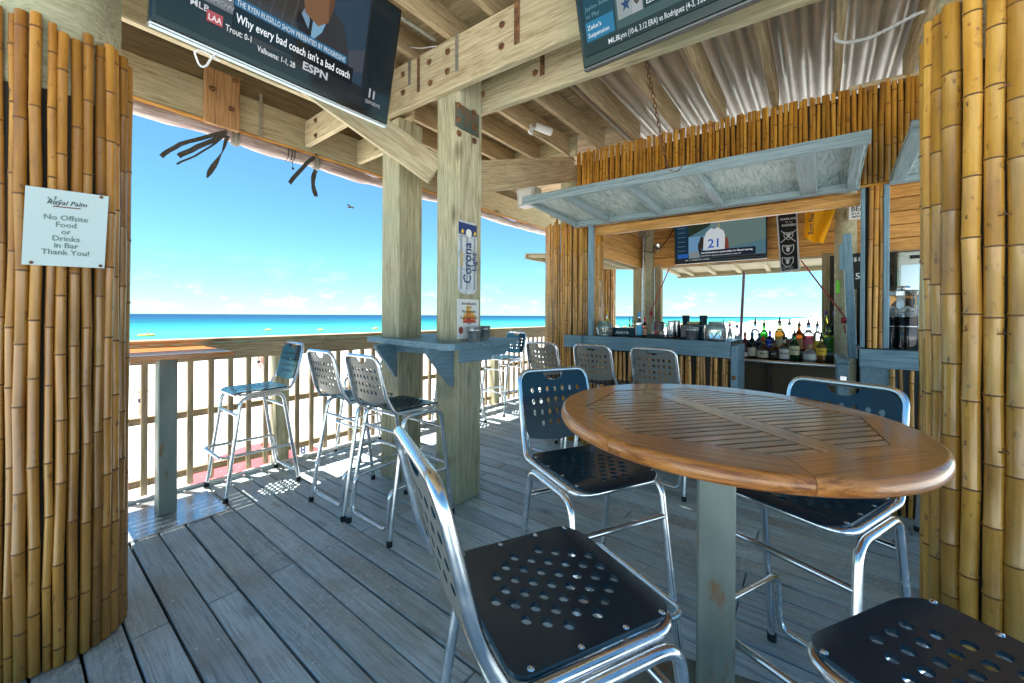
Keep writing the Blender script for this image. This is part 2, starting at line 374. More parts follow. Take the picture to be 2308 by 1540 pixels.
def sea_mat():
    m, nt, p = nodes('emerald_sea')
    tc = N(nt, 'ShaderNodeTexCoord'); sp = N(nt, 'ShaderNodeSeparateXYZ'); nt.links.new(tc.outputs['Object'], sp.inputs[0])
    w = noise(nt, coords(nt, (.004, .02, 1), False), 1, 4, .55)
    a = N(nt, 'ShaderNodeMath', operation='MULTIPLY_ADD'); nt.links.new(w, a.inputs[0]); a.inputs[1].default_value = 60; nt.links.new(sp.outputs['Y'], a.inputs[2])
    mr = N(nt, 'ShaderNodeMapRange'); mr.inputs[1].default_value = 60; mr.inputs[2].default_value = 1200; nt.links.new(a.outputs[0], mr.inputs[0])
    c = ramp(nt, mr.outputs[0], [(0, (.085, .27, .205)), (.05, (.030, .215, .165)), (.10, (.042, .245, .185)), (.17, (.014, .165, .165)), (.28, (.003, .085, .13)), (.5, (.002, .045, .105)), (1, (.002, .030, .08))])
    pt = noise(nt, coords(nt, (.012, .05, 1), False), 1, 5, .6); pm = ramp(nt, pt, [(.52, (0, 0, 0)), (.60, (.55, .55, .55))])
    fm = ramp(nt, mr.outputs[0], [(.10, (0, 0, 0)), (.18, (1, 1, 1)), (.36, (1, 1, 1)), (.5, (0, 0, 0))])
    c = mixc(nt, mixc(nt, 1.0, pm, fm, 'MULTIPLY'), c, (.002, .060, .085)); nt.links.new(c, p.inputs['Base Color'])
    p.inputs['Roughness'].default_value = .4; p.inputs['Specular IOR Level'].default_value = .05
    wv = noise(nt, coords(nt, (.25, .9, 1), False), 1, 5, .6); bump(nt, p, wv, .6, .5); return m
M_SAND, M_SEA = sand_mat(), sea_mat()
# ------------------------------------------------------------------ ground, water
SZ = -4.15
def sheet(name, x0, x1, y0, y1, z, mat, nx=1, ny=1):
    vs_ = [(x0+(x1-x0)*i/nx, y0+(y1-y0)*j/ny, z) for j in range(ny+1) for i in range(nx+1)]
    fs = [(j*(nx+1)+i, j*(nx+1)+i+1, (j+1)*(nx+1)+i+1, (j+1)*(nx+1)+i) for j in range(ny) for i in range(nx)]
    o = MB().add(vs_, fs).build(name, mat); return tag(o, kind='structure')
sheet('beach_sand', -6000, 9000, -6000, 63, SZ, M_SAND)
sheet('sea', -30000, 30000, 60.5, 40000, SZ+.03, M_SEA)

# ------------------------------------------------------------------ deck of separate planks
deck = link('deck', MB().box((-2.7, -3.1, -.32), (7.9, 3.80, -.06)).mesh('deck', M_DARK)); tag(deck, kind='structure')
tag(link('bounce_slab', MB().box((-14, -16, -.30), (9, -3.12, -.012)).box((-14, -3.12, -.30), (-2.72, 3.8, -.012)).mesh('bounce_slab', plain('pale_bounce', (.56, .57, .57), .85, var=.12, nscale=1.5))), kind='structure')  # unseen pale slab added behind the camera to bounce sunlight under the roof
PW = .13; pl_n = 0; pmesh = {}
for k in range(-24, 55):
    x0 = .575+PW*k; gap = random.uniform(.005, .010)
    if k % 2 == 0: cuts = [-3.05, -.55+.1*(k % 3), 2.23, 3.82] if k > -5 else [-3.05, .4, 3.82]
    elif k % 3 == 0: cuts = [-3.05, 1.02, 3.82]
    else: cuts = [-3.05, .30, 3.82]
    if x0 > 6.2: cuts = [cuts[0], cuts[-1]]
    for a, b in zip(cuts, cuts[1:]):
        L = round(b-a-.006, 3)
        if L not in pmesh: pmesh[L] = MB().box((-L/2, -(PW-.0095)/2, -.032), (L/2, (PW-.0095)/2, 0), .004).mesh('plank', M_DECK)
        M = Matrix.Translation((x0+PW/2+random.uniform(-.0012, .0012), (a+b)/2, random.uniform(-.002, .0012))) @ Matrix.Rotation(math.pi/2, 4, 'Z') @ Matrix.Rotation(random.uniform(-.006, .006), 4, 'X')
        link('plank', pmesh[L], M, deck); pl_n += 1
nb = MB()
for k in range(-6, 28):
    x0 = .575+PW*k
    for j in range(-3, 12):
        for dx in (.03, .1):
            if random.random() < .75:
                nb.lathe([(.0058, .0005), (.004, .0024)], 6, M=Matrix.Translation((x0+dx+random.uniform(-.006, .006), .17+j*.41-.26+random.uniform(-.02, .02), .0006)), smooth=False)
tag(nb.build('nail_heads', plain('bright_nail', (.75, .75, .72), .35, .8), deck), kind='stuff')
sb = MB()
def salt():
    m, nt, p = nodes('worn_salt_scuffs'); p.inputs['Base Color'].default_value = (.55, .57, .56, 1); p.inputs['Roughness'].default_value = .9; return m

# ------------------------------------------------------------------ railing
RY = 3.87
rail = thing('deck_railing', 'weathered timber railing with upright balusters along the deck edge', 'railing', (1.535, RY, 0))
XR0, XR1 = -1.2, 8.0
segs = [(XR0, 1.9), (1.905, 4.9), (4.905, XR1)]
for a, b in segs:
    board('cap_board', (a, RY+.01, 1.128), (b, RY+.01, 1.128), .15, .036, M_RAIL, rail)
    board('face_board', (a, RY-.047, 1.04), (b, RY-.047, 1.04), .034, .135, M_RAIL, rail)
    board('middle_rail', (a, RY+.045, .555), (b, RY+.045, .555), .038, .055, M_RAIL, rail)
    board('bottom_rail', (a, RY+.045, .10), (b, RY+.045, .10), .038, .055, M_RAIL, rail)
    board('rim_joist', (a, RY+.02, -.16), (b, RY+.02, -.16), .04, .2, M_RAIL, rail)
for k in range(-12, 55):
    x = .618+.133*k
    if abs((x-1.535+.75) % 1.5-.75) < .09: continue
    board('baluster', (x, RY, .02), (x, RY, 1.106), .036, .036, M_RAIL, rail, up=(1, 0, 0), ch=.003)
for x in (.035, 1.535, 3.035, 4.535, 6.035, 7.535):
    board('railing_post', (x, RY+.01, -.05), (x, RY+.01, 1.105), .125, .115, M_POST, rail, up=(1, 0, 0))
pts = [(x, 3.79+.006*math.sin(x*5), .018) for x in [(-1.2+.2*i) for i in range(46)]]
tag(MB().tube(pts, .016, 8).build('rope_light', M_WHITEP), 'white rope light tube lying along the deck edge under the railing', 'rope light')

# ------------------------------------------------------------------ timber pavilion: posts, beams, rafters, roof
pav = thing('pavilion', 'open timber pavilion with bolted beams, rafters and metal roof over the deck', 'pavilion', (2.0, 2.1, 0))
board('post', (2.0675, 2.1175, 0), (2.0675, 2.1175, 3.2), .235, .235, M_POST, pav, up=(1, 0, 0), ch=.008)
board('post', (2.0475, 2.7775, 0), (2.0475, 2.7775, 2.93), .235, .235, M_POST, pav, up=(1, 0, 0), ch=.008)
b1z = lambda y: 2.814+.0492*y
b2z = lambda y: 2.754+.0525*y
B1 = board('beam', (1.9215, -1.0, b1z(-1)+.178), (1.9215, 2.85, b1z(2.85)+.178), .053, .355, M_PINE, pav, ch=.006)
B2 = board('beam', (2.2135, -1.0, b2z(-1)+.15), (2.2135, 2.30, b2z(2.3)+.15), .053, .30, M_PINE, pav, ch=.006)
B3 = board('beam', (-1.2, 2.905, 3.045), (1.88, 2.905, 3.045), .05, .31, M_PINE, pav, ch=.006)
B4 = board('beam', (-1.2, 3.895, 3.05), (3.69, 3.895, 3.05), .05, .30, M_PINE, pav, ch=.006)
board('beam', (3.70, 3.895, 3.05), (7.5, 3.895, 3.05), .05, .30, M_PINE, pav, ch=.006)
board('frieze_board', (-1.2, 3.91, 3.36), (7.5, 3.91, 3.36), .03, .30, wood('dark_frieze', (.12, .08, .04), (.19, .14, .07), (.26, .2, .11), .8), pav)
board('trim_strip', (-1.2, 3.885, 2.885), (7.5, 3.885, 2.885), .03, .022, M_ORANGE, pav)
board('bracket_board', (1.075, 3.847, 2.86), (1.075, 3.847, 3.30), .24, .04, wood('reddish_bracket', (.28, .14, .06), (.42, .23, .10), (.52, .31, .15), .6), pav, up=(0, 1, 0))
for x in (.25, 1.757, 2.29, 2.9, 3.5):
    j = board('joist', (x, 2.94, 3.05), (x, 3.865, 3.05), .045, .235, M_PINE, pav)
# knee braces
board('brace', (1.965, 2.262, 2.405), (1.26, 2.87, 3.02), .05, .205, M_PINE, pav)
board('brace', (2.19, 2.12, 2.395), (3.72, 2.08, 2.905), .045, .245, M_RAFTER, pav)
# rafters left (on top of the beam) and right (between beam and bar)
for k in range(-7, 6):
    y = 2.06+.4*k
    if y > 3.95: continue
    z = b1z(y)+.357
    board('rafter', (-1.25, y, z+.10), (2.24, y, z+.10), .042, .19, M_RAFTER, pav)
rz = lambda y: 2.972+.041*y
for k in range(-3, 11):
    y = -.084+.372*k
    board('rafter', (2.245, y, rz(y)+.095), (3.78 if y < 2.0 else 3.70, y, rz(y)+.095), .042, .185, M_RAFTER, pav)
board('header', (3.725, 2.05, 3.16), (3.725, 3.86, 3.16), .045, .22, M_PINE, pav)
board('header', (3.60, 2.36, 2.93), (3.60, 3.84, 2.99), .045, .20, M_PINE, pav)
# roof decking left (boards) and right beyond the metal
sl = .0492
for i in range(27):
    x = -1.3+.135*i
    board('roof_board', (x, -1.05, b1z(-1.05)+.56), (x, 4.02, b1z(4.02)+.56), .131, .022, M_RAFTER, pav)
for i in range(30):
    x = 2.40+.135*i
    board('roof_board', (x, 1.66, rz(1.66)+.2), (x, 4.02, rz(4.02)+.2), .131, .022, M_RAFTER, pav)
board('roof_light_stop', (.47, -1.08, b1z(-1.08)+.585), (.47, 4.03, b1z(4.03)+.585), 3.66, .02, M_DARK, pav)  # unseen sheets added above the boards to stop sun leaking through their gaps
board('roof_light_stop', (4.38, 1.76, rz(1.76)+.225), (4.38, 4.03, rz(4.03)+.225), 4.1, .02, M_DARK, pav)
# corrugated roof, ridges along x
cm = MB(); ny = int(2.9/.082*8)
vv = []
for xi in (2.18, 3.0, 3.8, 6.4):
    for j in range(ny+1):
        y = -1.22+2.9*j/ny; vv.append((xi, y, rz(y)+.214+.017*math.sin(2*math.pi*y/.115)+.004*math.sin(xi*3+y*2)))
ff = [(a*(ny+1)+j, a*(ny+1)+j+1, (a+1)*(ny+1)+j+1, (a+1)*(ny+1)+j) for a in range(3) for j in range(ny)]
cm.add(vv, ff, True); cm.add([(x, y, z+.003) for x, y, z in vv], [f[::-1] for f in ff], True)
cm.build('corrugated_roof_sheet', M_ROOF, pav)
# upstand between the two roof levels, above beam 2
board('upstand_board', (2.262, -1.0, 3.33), (2.262, 4.0, 3.45), .03, .30, M_RAFTER, pav)
# bolts, straps and plate
bolt_m = MB().lathe([(.0, 0), (.024, 0), (.024, .004), (.013, .005), (.013, .016), (.0, .017)], 6, smooth=False).mesh('bolt', M_RUST)
def bolt(px, py, X=None, Y=None, par=B1):
    if X is not None: p = onx(px, py, X); M = basis(p, (0, 1, 0), z=(-1, 0, 0))
    else: p = ony(px, py, Y); M = basis(p, (1, 0, 0), z=(0, -1, 0))
    link('bolt', bolt_m, M @ Matrix.Rotation(random.random(), 4, 'Z'), par)
zz = lambda a, b: (830+a/4.278, b/4.278)
for a, b in ((337, 720), (337, 895), (590, 600), (600, 805), (768, 500), (765, 690), (1290, 240), (1285, 450)): bolt(*zz(a, b), X=1.894)
for a, b in ((1610, 705), (1105, 915)): bolt(*zz(a, b), X=2.186, par=B2)
def strap(px, y0, y1, X, mat, par, w=.028):
    a, b = onx(px, y0, X), onx(px, y1, X)
    s_ = MB().box((-.002, -w/2, b.z), (.002, w/2, a.z), .001)
    s_.build('strap', mat, par, Matrix.Translation((X-.003, (a.y+b.y)/2, 0)))
strap(zz(400, 0)[0], 560/4.278, 830/4.278, 1.894, M_GALV, B1); strap(zz(855, 0)[0], 330/4.278, 700/4.278, 1.894, M_GALV, B1)
strap(zz(485, 0)[0], 550/4.278, 890/4.278, 1.894, M_RUST, B1); strap(zz(1435, 0)[0], 0, 425/4.278, 1.894, M_RUST, B1, .04)
strap(zz(1680, 0)[0], 500/4.278, 730/4.278, 2.186, M_RUST, B2, .035)
po = [o for o in pav.children if o.name.startswith('post')]
a, b = ony(1024, 228, 1.998), ony(1079, 312, 1.998)
pl = MB().box((a.x+.005, 0, b.z), (b.x, .006, a.z), .001).build('steel_plate', M_PLATE, po[0], Matrix.Translation((0, 1.992, 0)))
for px, py in ((1034, 238), (1068, 255), (1033, 270), (1068, 288), (1034, 301), (1069, 318)): bolt(px, py, Y=1.990, par=po[0])
for px, py in ((478, 200), (530, 182), (522, 246)): bolt(px, py, Y=3.826, par=pav)
for px, py in ((712, 272), (712, 306)):
    p = onx(px, py, 1.733); link('bolt', bolt_m, basis(p, (0, 1, 0), z=(-1, 0, 0)), pav)
for px, py in ((792, 333), (935, 290)):
    p = onx(px, py, 2.266); link('bolt', bolt_m, basis(p, (0, 1, 0), z=(-1, 0, 0)), pav)
for px, y0, y1 in ((587, 210, 310),):
    a, b = ony(px-3, y0, 3.866), ony(px+4, y1, 3.866)
    MB().box((-.013, -.002, b.z), (.013, .002, a.z)).build('strap', M_GALV, pav, Matrix.Translation(((a.x+b.x)/2, 3.865, 0)))

# ------------------------------------------------------------------ rolled vinyl curtain with tie straps
cur = []
for i in range(66):
    x = -1.2+.115*i; cur.append((x, 3.935+.006*math.sin(x*3.1), 2.842+.012*math.sin(x*2.1+.6)+.006*math.sin(x*7.3)))
curt = MB().tube(cur, [.055+.006*math.sin(i*.9)+.004*math.sin(i*2.3) for i in range(66)], 14).build('rolled_curtain', M_VINYL)
tag(curt, 'rolled up clear vinyl weather curtain tied under the seaward beam', 'curtain')
def ribbon(mb, pts, w, wide=(0, 0, 1)):
    """thin strip with thickness"""
    n = len(pts); pts = [Vector(p) for p in pts]; v = []
    for i, p in enumerate(pts):
        t = (pts[min(i+1, n-1)]-pts[max(i-1, 0)]).normalized(); s_ = t.cross(Vector((0, 1, 0))).normalized()
        ww = w[i] if isinstance(w, (list, tuple)) else w
        tw = Vector((0, .35*math.sin(i*1.7), 0)); s2 = (s_+tw).normalized(); nrm = t.cross(s2)*.0012
        v += [p+s2*ww/2+nrm, p-s2*ww/2+nrm, p-s2*ww/2-nrm, p+s2*ww/2-nrm]
    f = []
    for i in range(n-1):
        for k in range(4): f.append((i*4+k, i*4+(k+1) % 4, (i+1)*4+(k+1) % 4, (i+1)*4+k))
    f += [(3, 2, 1, 0), tuple(n*4-4+k for k in range(4))]
    mb.add(v, f)
def dense(px, Y, n=9, amp=.006):
    P = [ony(a, b, Y) for a, b in px]; out = []
    for i in range(n):
        t = i/(n-1)*(len(P)-1); k = min(int(t), len(P)-2); u = t-k
        p0, p1, p2, p3 = P[max(k-1, 0)], P[k], P[k+1], P[min(k+2, len(P)-1)]
        q = .5*((2*p1)+(p2-p0)*u+(2*p0-5*p1+4*p2-p3)*u*u+(3*p1-p0-3*p2+p3)*u**3)
        out.append(q+Vector((0, amp*math.sin(i*1.3), amp*.5*math.sin(i*2.1))))
    return out
def strap_set(label, xc, tails):
    t = thing('tie_strap', label, 'strap', (xc, 3.935, 2.84), 'straps tied round the rolled curtain')
    ring = [(xc+.012*math.cos(a), 3.935+.066*math.cos(a), 2.842+.066*math.sin(a)) for a in [2*math.pi*i/20 for i in range(20)]]
    m = MB(); v = []
    for p in ring: v += [(p[0]-.03, p[1], p[2]), (p[0]+.03, p[1], p[2])]
    m.add(v, [(2*i, 2*i+1, (2*i+3) % 40, (2*i+2) % 40) for i in range(20)], True)
    m.tube([(p[0]+.002, 3.935+(p[1]-3.935)*1.02, 2.842+(p[2]-2.842)*1.02) for p in ring], .006, 6, closed=True)
    m.build('loop', M_STRAP, t)
    for px, w in tails:
        mb = MB(); ribbon(mb, dense(px, 3.87), w); mb.build('tail', M_WEB, t)
strap_set('grey webbing strap with four tails blown out sideways, tied below the reddish bracket board', ony(530, 290, 3.935).x,
          [([(512, 297), (430, 318), (390, 334), (363, 353)], .03), ([(510, 303), (445, 332), (402, 352)], .036), ([(508, 306), (455, 343), (398, 370)], .014), ([(513, 306), (502, 340), (487, 366), (466, 400)], [.035, .03, .02, .008, .014, .03, .04, .036, .012])])
strap_set('grey webbing strap with two short tails, tied next to the diagonal brace', ony(712, 358, 3.935).x,
          [([(716, 350), (692, 368), (652, 413)], .036), ([(712, 384), (705, 408), (712, 443)], .042)])
t = thing('curtain_clip', 'narrow black elastic cord with bead clipped round the rolled curtain between two straps', 'cord', (ony(652, 335, 3.935).x, 3.935, 2.84))
xc = ony(652, 335, 3.935).x
m = MB()
for dx in (-.03, 0, .025): m.tube([(xc+dx, 3.935+.065*math.cos(a), 2.842+.065*math.sin(a)) for a in [2*math.pi*i/18 for i in range(18)]], .005, 6, closed=True)
m.tube([(xc, 3.89, 2.79), (xc+.01, 3.885, 2.74), (xc+.012, 3.885, 2.71)], .003, 6); m.lathe([(.002, -.012), (.012, -.006), (.012, .006), (.002, .012)], 8, M=Matrix.Translation((xc+.012, 3.885, 2.70)))
m.build('cord', M_BCABLE, t)
# ------------------------------------------------------------------ bamboo
_bam = {}
def bam_mesh(L, r, var, mat, sides=9, step=.24):
    key = (round(L, 2), round(r, 4), var, mat.name, sides)
    if key in _bam: return _bam[key]
    rg = random.Random(hash((round(L*100), round(r*1e4), var)) & 0xffff)
    zs = []; z = rg.uniform(.02, step)
    while z < L-.03: zs.append(z); z += step*rg.uniform(.75, 1.3)
    rows = [(0, 1.0, 0)]; mids = []
    for z in zs: rows += [(z-.012, .985, 0), (z-.004, 1.05, 1), (z+.003, 1.07, 0), (z+.013, .975, 0)]
    rows.append((L, .97, 0)); ox = oy = 0.0; v = []; f = []; mi = []
    dx, dy = rg.uniform(-.007, .007), rg.uniform(-.007, .007); pz = 0
    for i, (z, s_, d) in enumerate(rows):
        ox += dx*(z-pz)*1.2; oy += dy*(z-pz)*1.2; pz = z
        if d: dx = -ox*2.2+rg.uniform(-.012, .012); dy = -oy*2.2+rg.uniform(-.012, .012)
        for k in range(sides): a = 2*math.pi*k/sides; v.append((ox+r*s_*math.cos(a), oy+r*s_*math.sin(a), z))
    for i in range(len(rows)-1):
        for k in range(sides): f.append((i*sides+k, i*sides+(k+1) % sides, (i+1)*sides+(k+1) % sides, (i+1)*sides+k)); mi.append(1 if rows[i][2] else 0)
    m = MB()
    for q, w in zip(f, mi): m.f.append(q); m.sm.append(True); m.mi.append(w)
    m.v = v; m.add(v[-sides:], [tuple(range(sides))], False, 1)
    _bam[key] = m.mesh('bamboo_pole', [mat, M_NODE]); return _bam[key]
def pole(p, L, r, mat, parent, sides=9, nvar=6, step=.24, tilt=.004):
    M = Matrix.Translation(p) @ Matrix.Rotation(random.uniform(-tilt, tilt), 4, 'X') @ Matrix.Rotation(random.uniform(-tilt, tilt), 4, 'Y') @ Matrix.Rotation(random.uniform(0, 6.3), 4, 'Z')
    return link('bamboo_pole', bam_mesh(L, r, random.randrange(nvar), mat, sides, step), M, parent)
M_SLEEVE = plain('gap_shade_sleeve', (.018, .014, .010), .9)  # near-black sleeve added to paint shade into the gaps between poles
def column(label, c, R, pr, ztop, mat, zcore, sides=10, step=.26):
    t = thing('bamboo_column', label, 'column', (c[0], c[1], 0))
    MB().lathe([(R-pr*1.9, ztop-.25), (R-pr*1.9, zcore)], 28).build('core', M_POST, t, I4((c[0], c[1], 0)))
    MB().lathe([(R-pr*1.5, 0), (R-pr*1.5, ztop-.24)], 28).build('gap_shade_sleeve', M_SLEEVE, t, I4((c[0], c[1], 0)))
    a = random.random()
    while a < 2*math.pi+.0:
        r = pr*random.uniform(.74, 1.26)
        L = round((ztop+random.uniform(-.02, .03))/.02)*.02
        a += r/(R-pr)
        if a > 2*math.pi+.55: break
        pole((c[0]+(R-pr)*math.cos(a), c[1]+(R-pr)*math.sin(a), .004), L, round(r/.002)*.002, mat, t, sides, 8, step)
        a += (r+random.uniform(.0005, .0028))/(R-pr)
    return t
CL = (.12, 2.485); CR = (2.44, -.565)
column('round column wrapped in thin brown bamboo with a paper notice pinned on it', CL, .222, .0150, 2.42, M_BAMD, 3.28)
column('round column wrapped in thick glossy golden bamboo beside the oval table', CR, .225, .0240, 2.56, M_BAM, 3.1, 14, .27)

gc = [o for o in COL.objects if o.name.startswith('bamboo_column')][1]
for z in (2.15, 1.72, 1.30, .85):
    for a in (2.55, 2.95, 3.4):
        z_ = z+random.uniform(-.03, .03); c_ = Vector((CR[0]+.222*math.cos(a), CR[1]+.222*math.sin(a), z_)); t_ = Vector((-math.sin(a), math.cos(a), 0)); n_ = Vector((math.cos(a), math.sin(a), 0))
        MB().tube([c_-t_*.02-n_*.012, c_-t_*.008, c_+t_*.008+UP*.004, c_+t_*.02-n_*.012], .0022, 6).tube([c_, c_+n_*.012+UP*.012, c_+n_*.006+UP*.02], .002, 6).build('wire_tie', M_RUST, gc)
# paper notice on the thin bamboo column
def onplane(px, py, P, n):
    d = ray(px, py); return CAM + d*((P-CAM).dot(n)/d.dot(n))
hit = onz(150, 1505, 0); hp = Vector((hit.x, hit.y, 1.5)); nrm = Vector((-.35, -1, 0)).normalized()
hp += nrm*.012
cs = [onplane(*p, hp, nrm) for p in ((48, 596), (235, 605), (245, 443), (57, 418))]
t = thing('paper_notice', 'laminated white notice with dark lettering pinned to the brown bamboo column', 'notice', cs[0])
M_LAM = plain('laminated_paper', (.47, .55, .54), .15, coat=.7)
m = MB(); q = [tuple(c) for c in cs]+[tuple(c-nrm*.002) for c in cs]
m.add(q, [(0, 1, 2, 3), (7, 6, 5, 4), (0, 4, 5, 1), (1, 5, 6, 2), (2, 6, 7, 3), (3, 7, 4, 0)]).build('sheet', M_LAM, t)
ex = (cs[1]-cs[0]).normalized(); wN = (cs[1]-cs[0]).length; hN = (cs[3]-cs[0]).length
MN = basis(cs[0]+nrm*.0015, ex, y=(cs[3]-cs[0]))
M_INK = plain('faded_green_ink', (.13, .19, .17), .5); M_INKB = plain('black_ink', (.015, .015, .018), .6)
for i, s_ in enumerate(('No Offsite', 'Food', 'or', 'Drinks', 'in Bar', 'Thank You!')):
    lettering(s_, wN*.125, M_INK, t, MN @ Matrix.Translation((wN*.52, hN*(.60-.09*i), 0)), 'CENTER', .0004)
lettering('Royal Palm', wN*.11, M_INKB, t, MN @ Matrix.Translation((wN*.53, hN*.80, 0)), 'CENTER', .0002, shear=.35)
MB().box((wN*.36, hN*.765, 0), (wN*.70, hN*.78, .0004)).build('rule_line', plain('brown_ink', (.16, .07, .05), .6), t, MN)
mb = MB()
for k in range(5): mb.add([(wN*.38, hN*.83, 0), (wN*.38+.02*math.cos(k*1.2), hN*.85+.016*math.sin(k*1.2), 0), (wN*.38+.02*math.cos(k*1.2+.35), hN*.85+.016*math.sin(k*1.2+.35), 0)], [(0, 1, 2)])
mb.build('palm_emblem', M_INK, t, MN)
for u, w in ((.96, .96), (.11, .03), (.95, .03)): MB().lathe([(.006, 0), (.003, .004)], 8).build('pin', M_RUST, t, MN @ Matrix.Translation((wN*u, hN*w, 0)))

# ------------------------------------------------------------------ stools
def holed_plate(outline, holes, sub, curve, th, mi_top=0):
    """2D outline + hole loops -> curved plate with thickness"""
    V = [Vector(p) for p in outline]; Fc = [list(range(len(V)))]
    for h in holes:
        b = len(V); V += [Vector(p) for p in h]; Fc.append(list(range(b, b+len(h))))
    def inside(p):
        c = False; o = outline
        for i in range(len(o)):
            a, b = o[i], o[i-1]
            if (a[1] > p[1]) != (b[1] > p[1]) and p[0] < (b[0]-a[0])*(p[1]-a[1])/(b[1]-a[1])+a[0]: c = not c
        return c
    cent = [(sum(p[0] for p in h)/len(h), sum(p[1] for p in h)/len(h), max(math.dist(h[0], p) for p in h)*.62) for h in holes]
    xs = [p[0] for p in outline]; ys = [p[1] for p in outline]
    for i in range(1, sub):
        for j in range(1, sub):
            p = (min(xs)+(max(xs)-min(xs))*i/sub, min(ys)+(max(ys)-min(ys))*j/sub)
            if inside(p) and all(math.dist(p, c[:2]) > c[2]+.004 for c in cent) and min(math.dist(p, o) for o in outline) > .008: V.append(Vector(p))
    r = geometry.delaunay_2d_cdt(V, [], Fc, 2, 1e-6)
    v2, f2 = r[0], r[2]
    top = [curve(p.x, p.y) for p in v2]; n = len(top)
    # normals from finite differences
    bot = []
    for p in v2:
        a = Vector(curve(p.x+1e-3, p.y))-Vector(curve(p.x-1e-3, p.y)); b = Vector(curve(p.x, p.y+1e-3))-Vector(curve(p.x, p.y-1e-3))
        bot.append(tuple(Vector(curve(p.x, p.y))-a.cross(b).normalized()*th))
    m = MB(); fs = [tuple(f) for f in f2]
    # orient ccw
    def area(f): return sum(v2[f[i-1]].x*v2[f[i]].y-v2[f[i]].x*v2[f[i-1]].y for i in range(len(f)))
    fs = [f if area(f) > 0 else f[::-1] for f in fs]
    m.add(top+bot, fs, True, mi_top); m.add(top+bot, [tuple(i+n for i in f[::-1]) for f in fs], True)
    cnt = {}
    for f in fs:
        for i in range(len(f)): cnt[(f[i-1], f[i])] = 1
    side = [(b, a, a+n, b+n) for (a, b) in cnt if (b, a) not in cnt]
    m.add(top+bot, side)
    return m
def rrect(x0, x1, y0, y1, r0, r1, n=5):
    out = []
    for cx, cy, a0, r in ((x1-r1, y1-r1, 0, r1), (x0+r0, y1-r0, 90, r0), (x0+r0, y0+r0, 180, r0), (x1-r1, y0+r1, 270, r1)):
        for k in range(n+1): a = math.radians(a0+90*k/n); out.append((cx+r*math.cos(a), cy+r*math.sin(a)))
    return out
def ell(cx, cy, a, b, n=12): return [(cx+a*math.cos(2*math.pi*k/n), cy+b*math.sin(2*math.pi*k/n)) for k in range(n)]
def seat_curve(x, y):
    z = .768-.010*math.cos(x/.19*1.3)*(1-(y/.2)**2)
    if x > .11: z -= (x-.11)**2*2.6
    if x < -.14: z += (x+.14)**2*1.5
    return (x, y, z)
seat_holes = []
for i in range(-4, 5):
    for j in range(-4, 5):
        x = i*.033-.005; y = j*.046+(.023 if i % 2 else 0)
        if abs(x)/.15+abs(y)/.16 < 1.15 and abs(x) < .138 and abs(y) < .128: seat_holes.append(ell(x, y, .0112, .0132))
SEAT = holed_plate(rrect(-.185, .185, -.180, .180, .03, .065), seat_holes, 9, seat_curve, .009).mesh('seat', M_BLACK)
def back_curve(u, w):   # u = across (y), w = height
    return (-.222-.235*w-.016*math.cos(u/.17*1.4)+.008, -u, .768+w*.92)
def back_outline():
    o = []
    for k in range(9): u = -.155+.31*k/8; o.append((u, .055-.022*math.cos(u/.155*math.pi/2)))
    for k in range(1, 6): a = math.radians(90*k/6); o.append((.155+.012, .055+.0+k*.035))
    for k in range(5): a = math.radians(90*k/4); o.append((.115+.052*math.cos(a), .30+.045*math.sin(a)))
    for k in range(9): a = math.radians(180*k/8); o.append((.055*math.cos(a), .345-.042*math.sin(a)))
    for k in range(5): a = math.radians(90+90*k/4); o.append((-.115+.052*math.cos(a), .30+.045*math.sin(a)))
    for k in range(1, 6): o.append((-.167, .265-k*.035))
    return o
bh = []
for row, (w, n) in enumerate(((.262, 7), (.212, 7), (.160, 7), (.110, 5))):
    for i in range(n): bh.append(ell((i-(n-1)/2)*.0395, w, .0095, .0135))
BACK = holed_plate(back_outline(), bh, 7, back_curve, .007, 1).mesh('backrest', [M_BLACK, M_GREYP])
loop = [(.172, 0, .742), (.172, .185, .742), (-.195, .190, .752), (-.245, .178, .845), (-.306, .172, 1.092), (-.306, -.172, 1.092), (-.245, -.178, .845), (-.195, -.190, .752), (.172, -.185, .742)]
FRAME = MB().tube(fillet(loop, [.05, .07, .05, .3, .055, .055, .3, .05, .07], 6, True), .0115, 10, closed=True).mesh('seat_frame', M_ALU)
def side_mesh(s_):
    return MB().tube(fillet([(.245, s_*.215, .012), (.150, s_*.200, .722), (-.135, s_*.200, .726), (-.250, s_*.218, .012)], .062, 6), .0135, 10).mesh('leg_frame', M_ALU)
SIDES = [side_mesh(1), side_mesh(-1)]
fr = [(-.243, 0, .075), (-.243, .183, .075), (-.226, .186, .30), (.272, .190, .315), (.272, -.190, .315), (-.226, -.186, .30), (-.243, -.183, .075)]
FOOTR = MB().tube(fillet(fr, [.05]*7, 6, True), .0115, 10, closed=True).mesh('footrest', M_ALU)
STRF = MB().tube([(.168, -.200, .60), (.168, .200, .60)], .0105, 10).mesh('stretcher', M_ALU)
STRB = MB().tube([(-.154, -.203, .62), (-.154, .203, .62)], .0105, 10).mesh('stretcher', M_ALU)
CAPM = MB().lathe([(.017, 0), (.017, .03), (.0145, .034)], 10).mesh('foot_cap', M_RUBBER)
sm_ = MB()
for s_ in (-1, 1):
    for x in (-.15, -.05, .05, .14):
        p = seat_curve(x, s_*.170); sm_.lathe([(.0065, 0), (.0055, .003), (.001, .0045)], 8, M=Matrix.Translation((p[0], p[1], p[2]-.0005)))
    for w in (.09, .19, .29):
        p = Vector(back_curve(s_*.157, w)); sm_.lathe([(.0065, 0), (.005, .003), (.001, .0045)], 8, M=basis(p, (0, 1, 0), z=(1, 0, .23)))
SCREWS = sm_.mesh('screw_heads', M_STEEL)
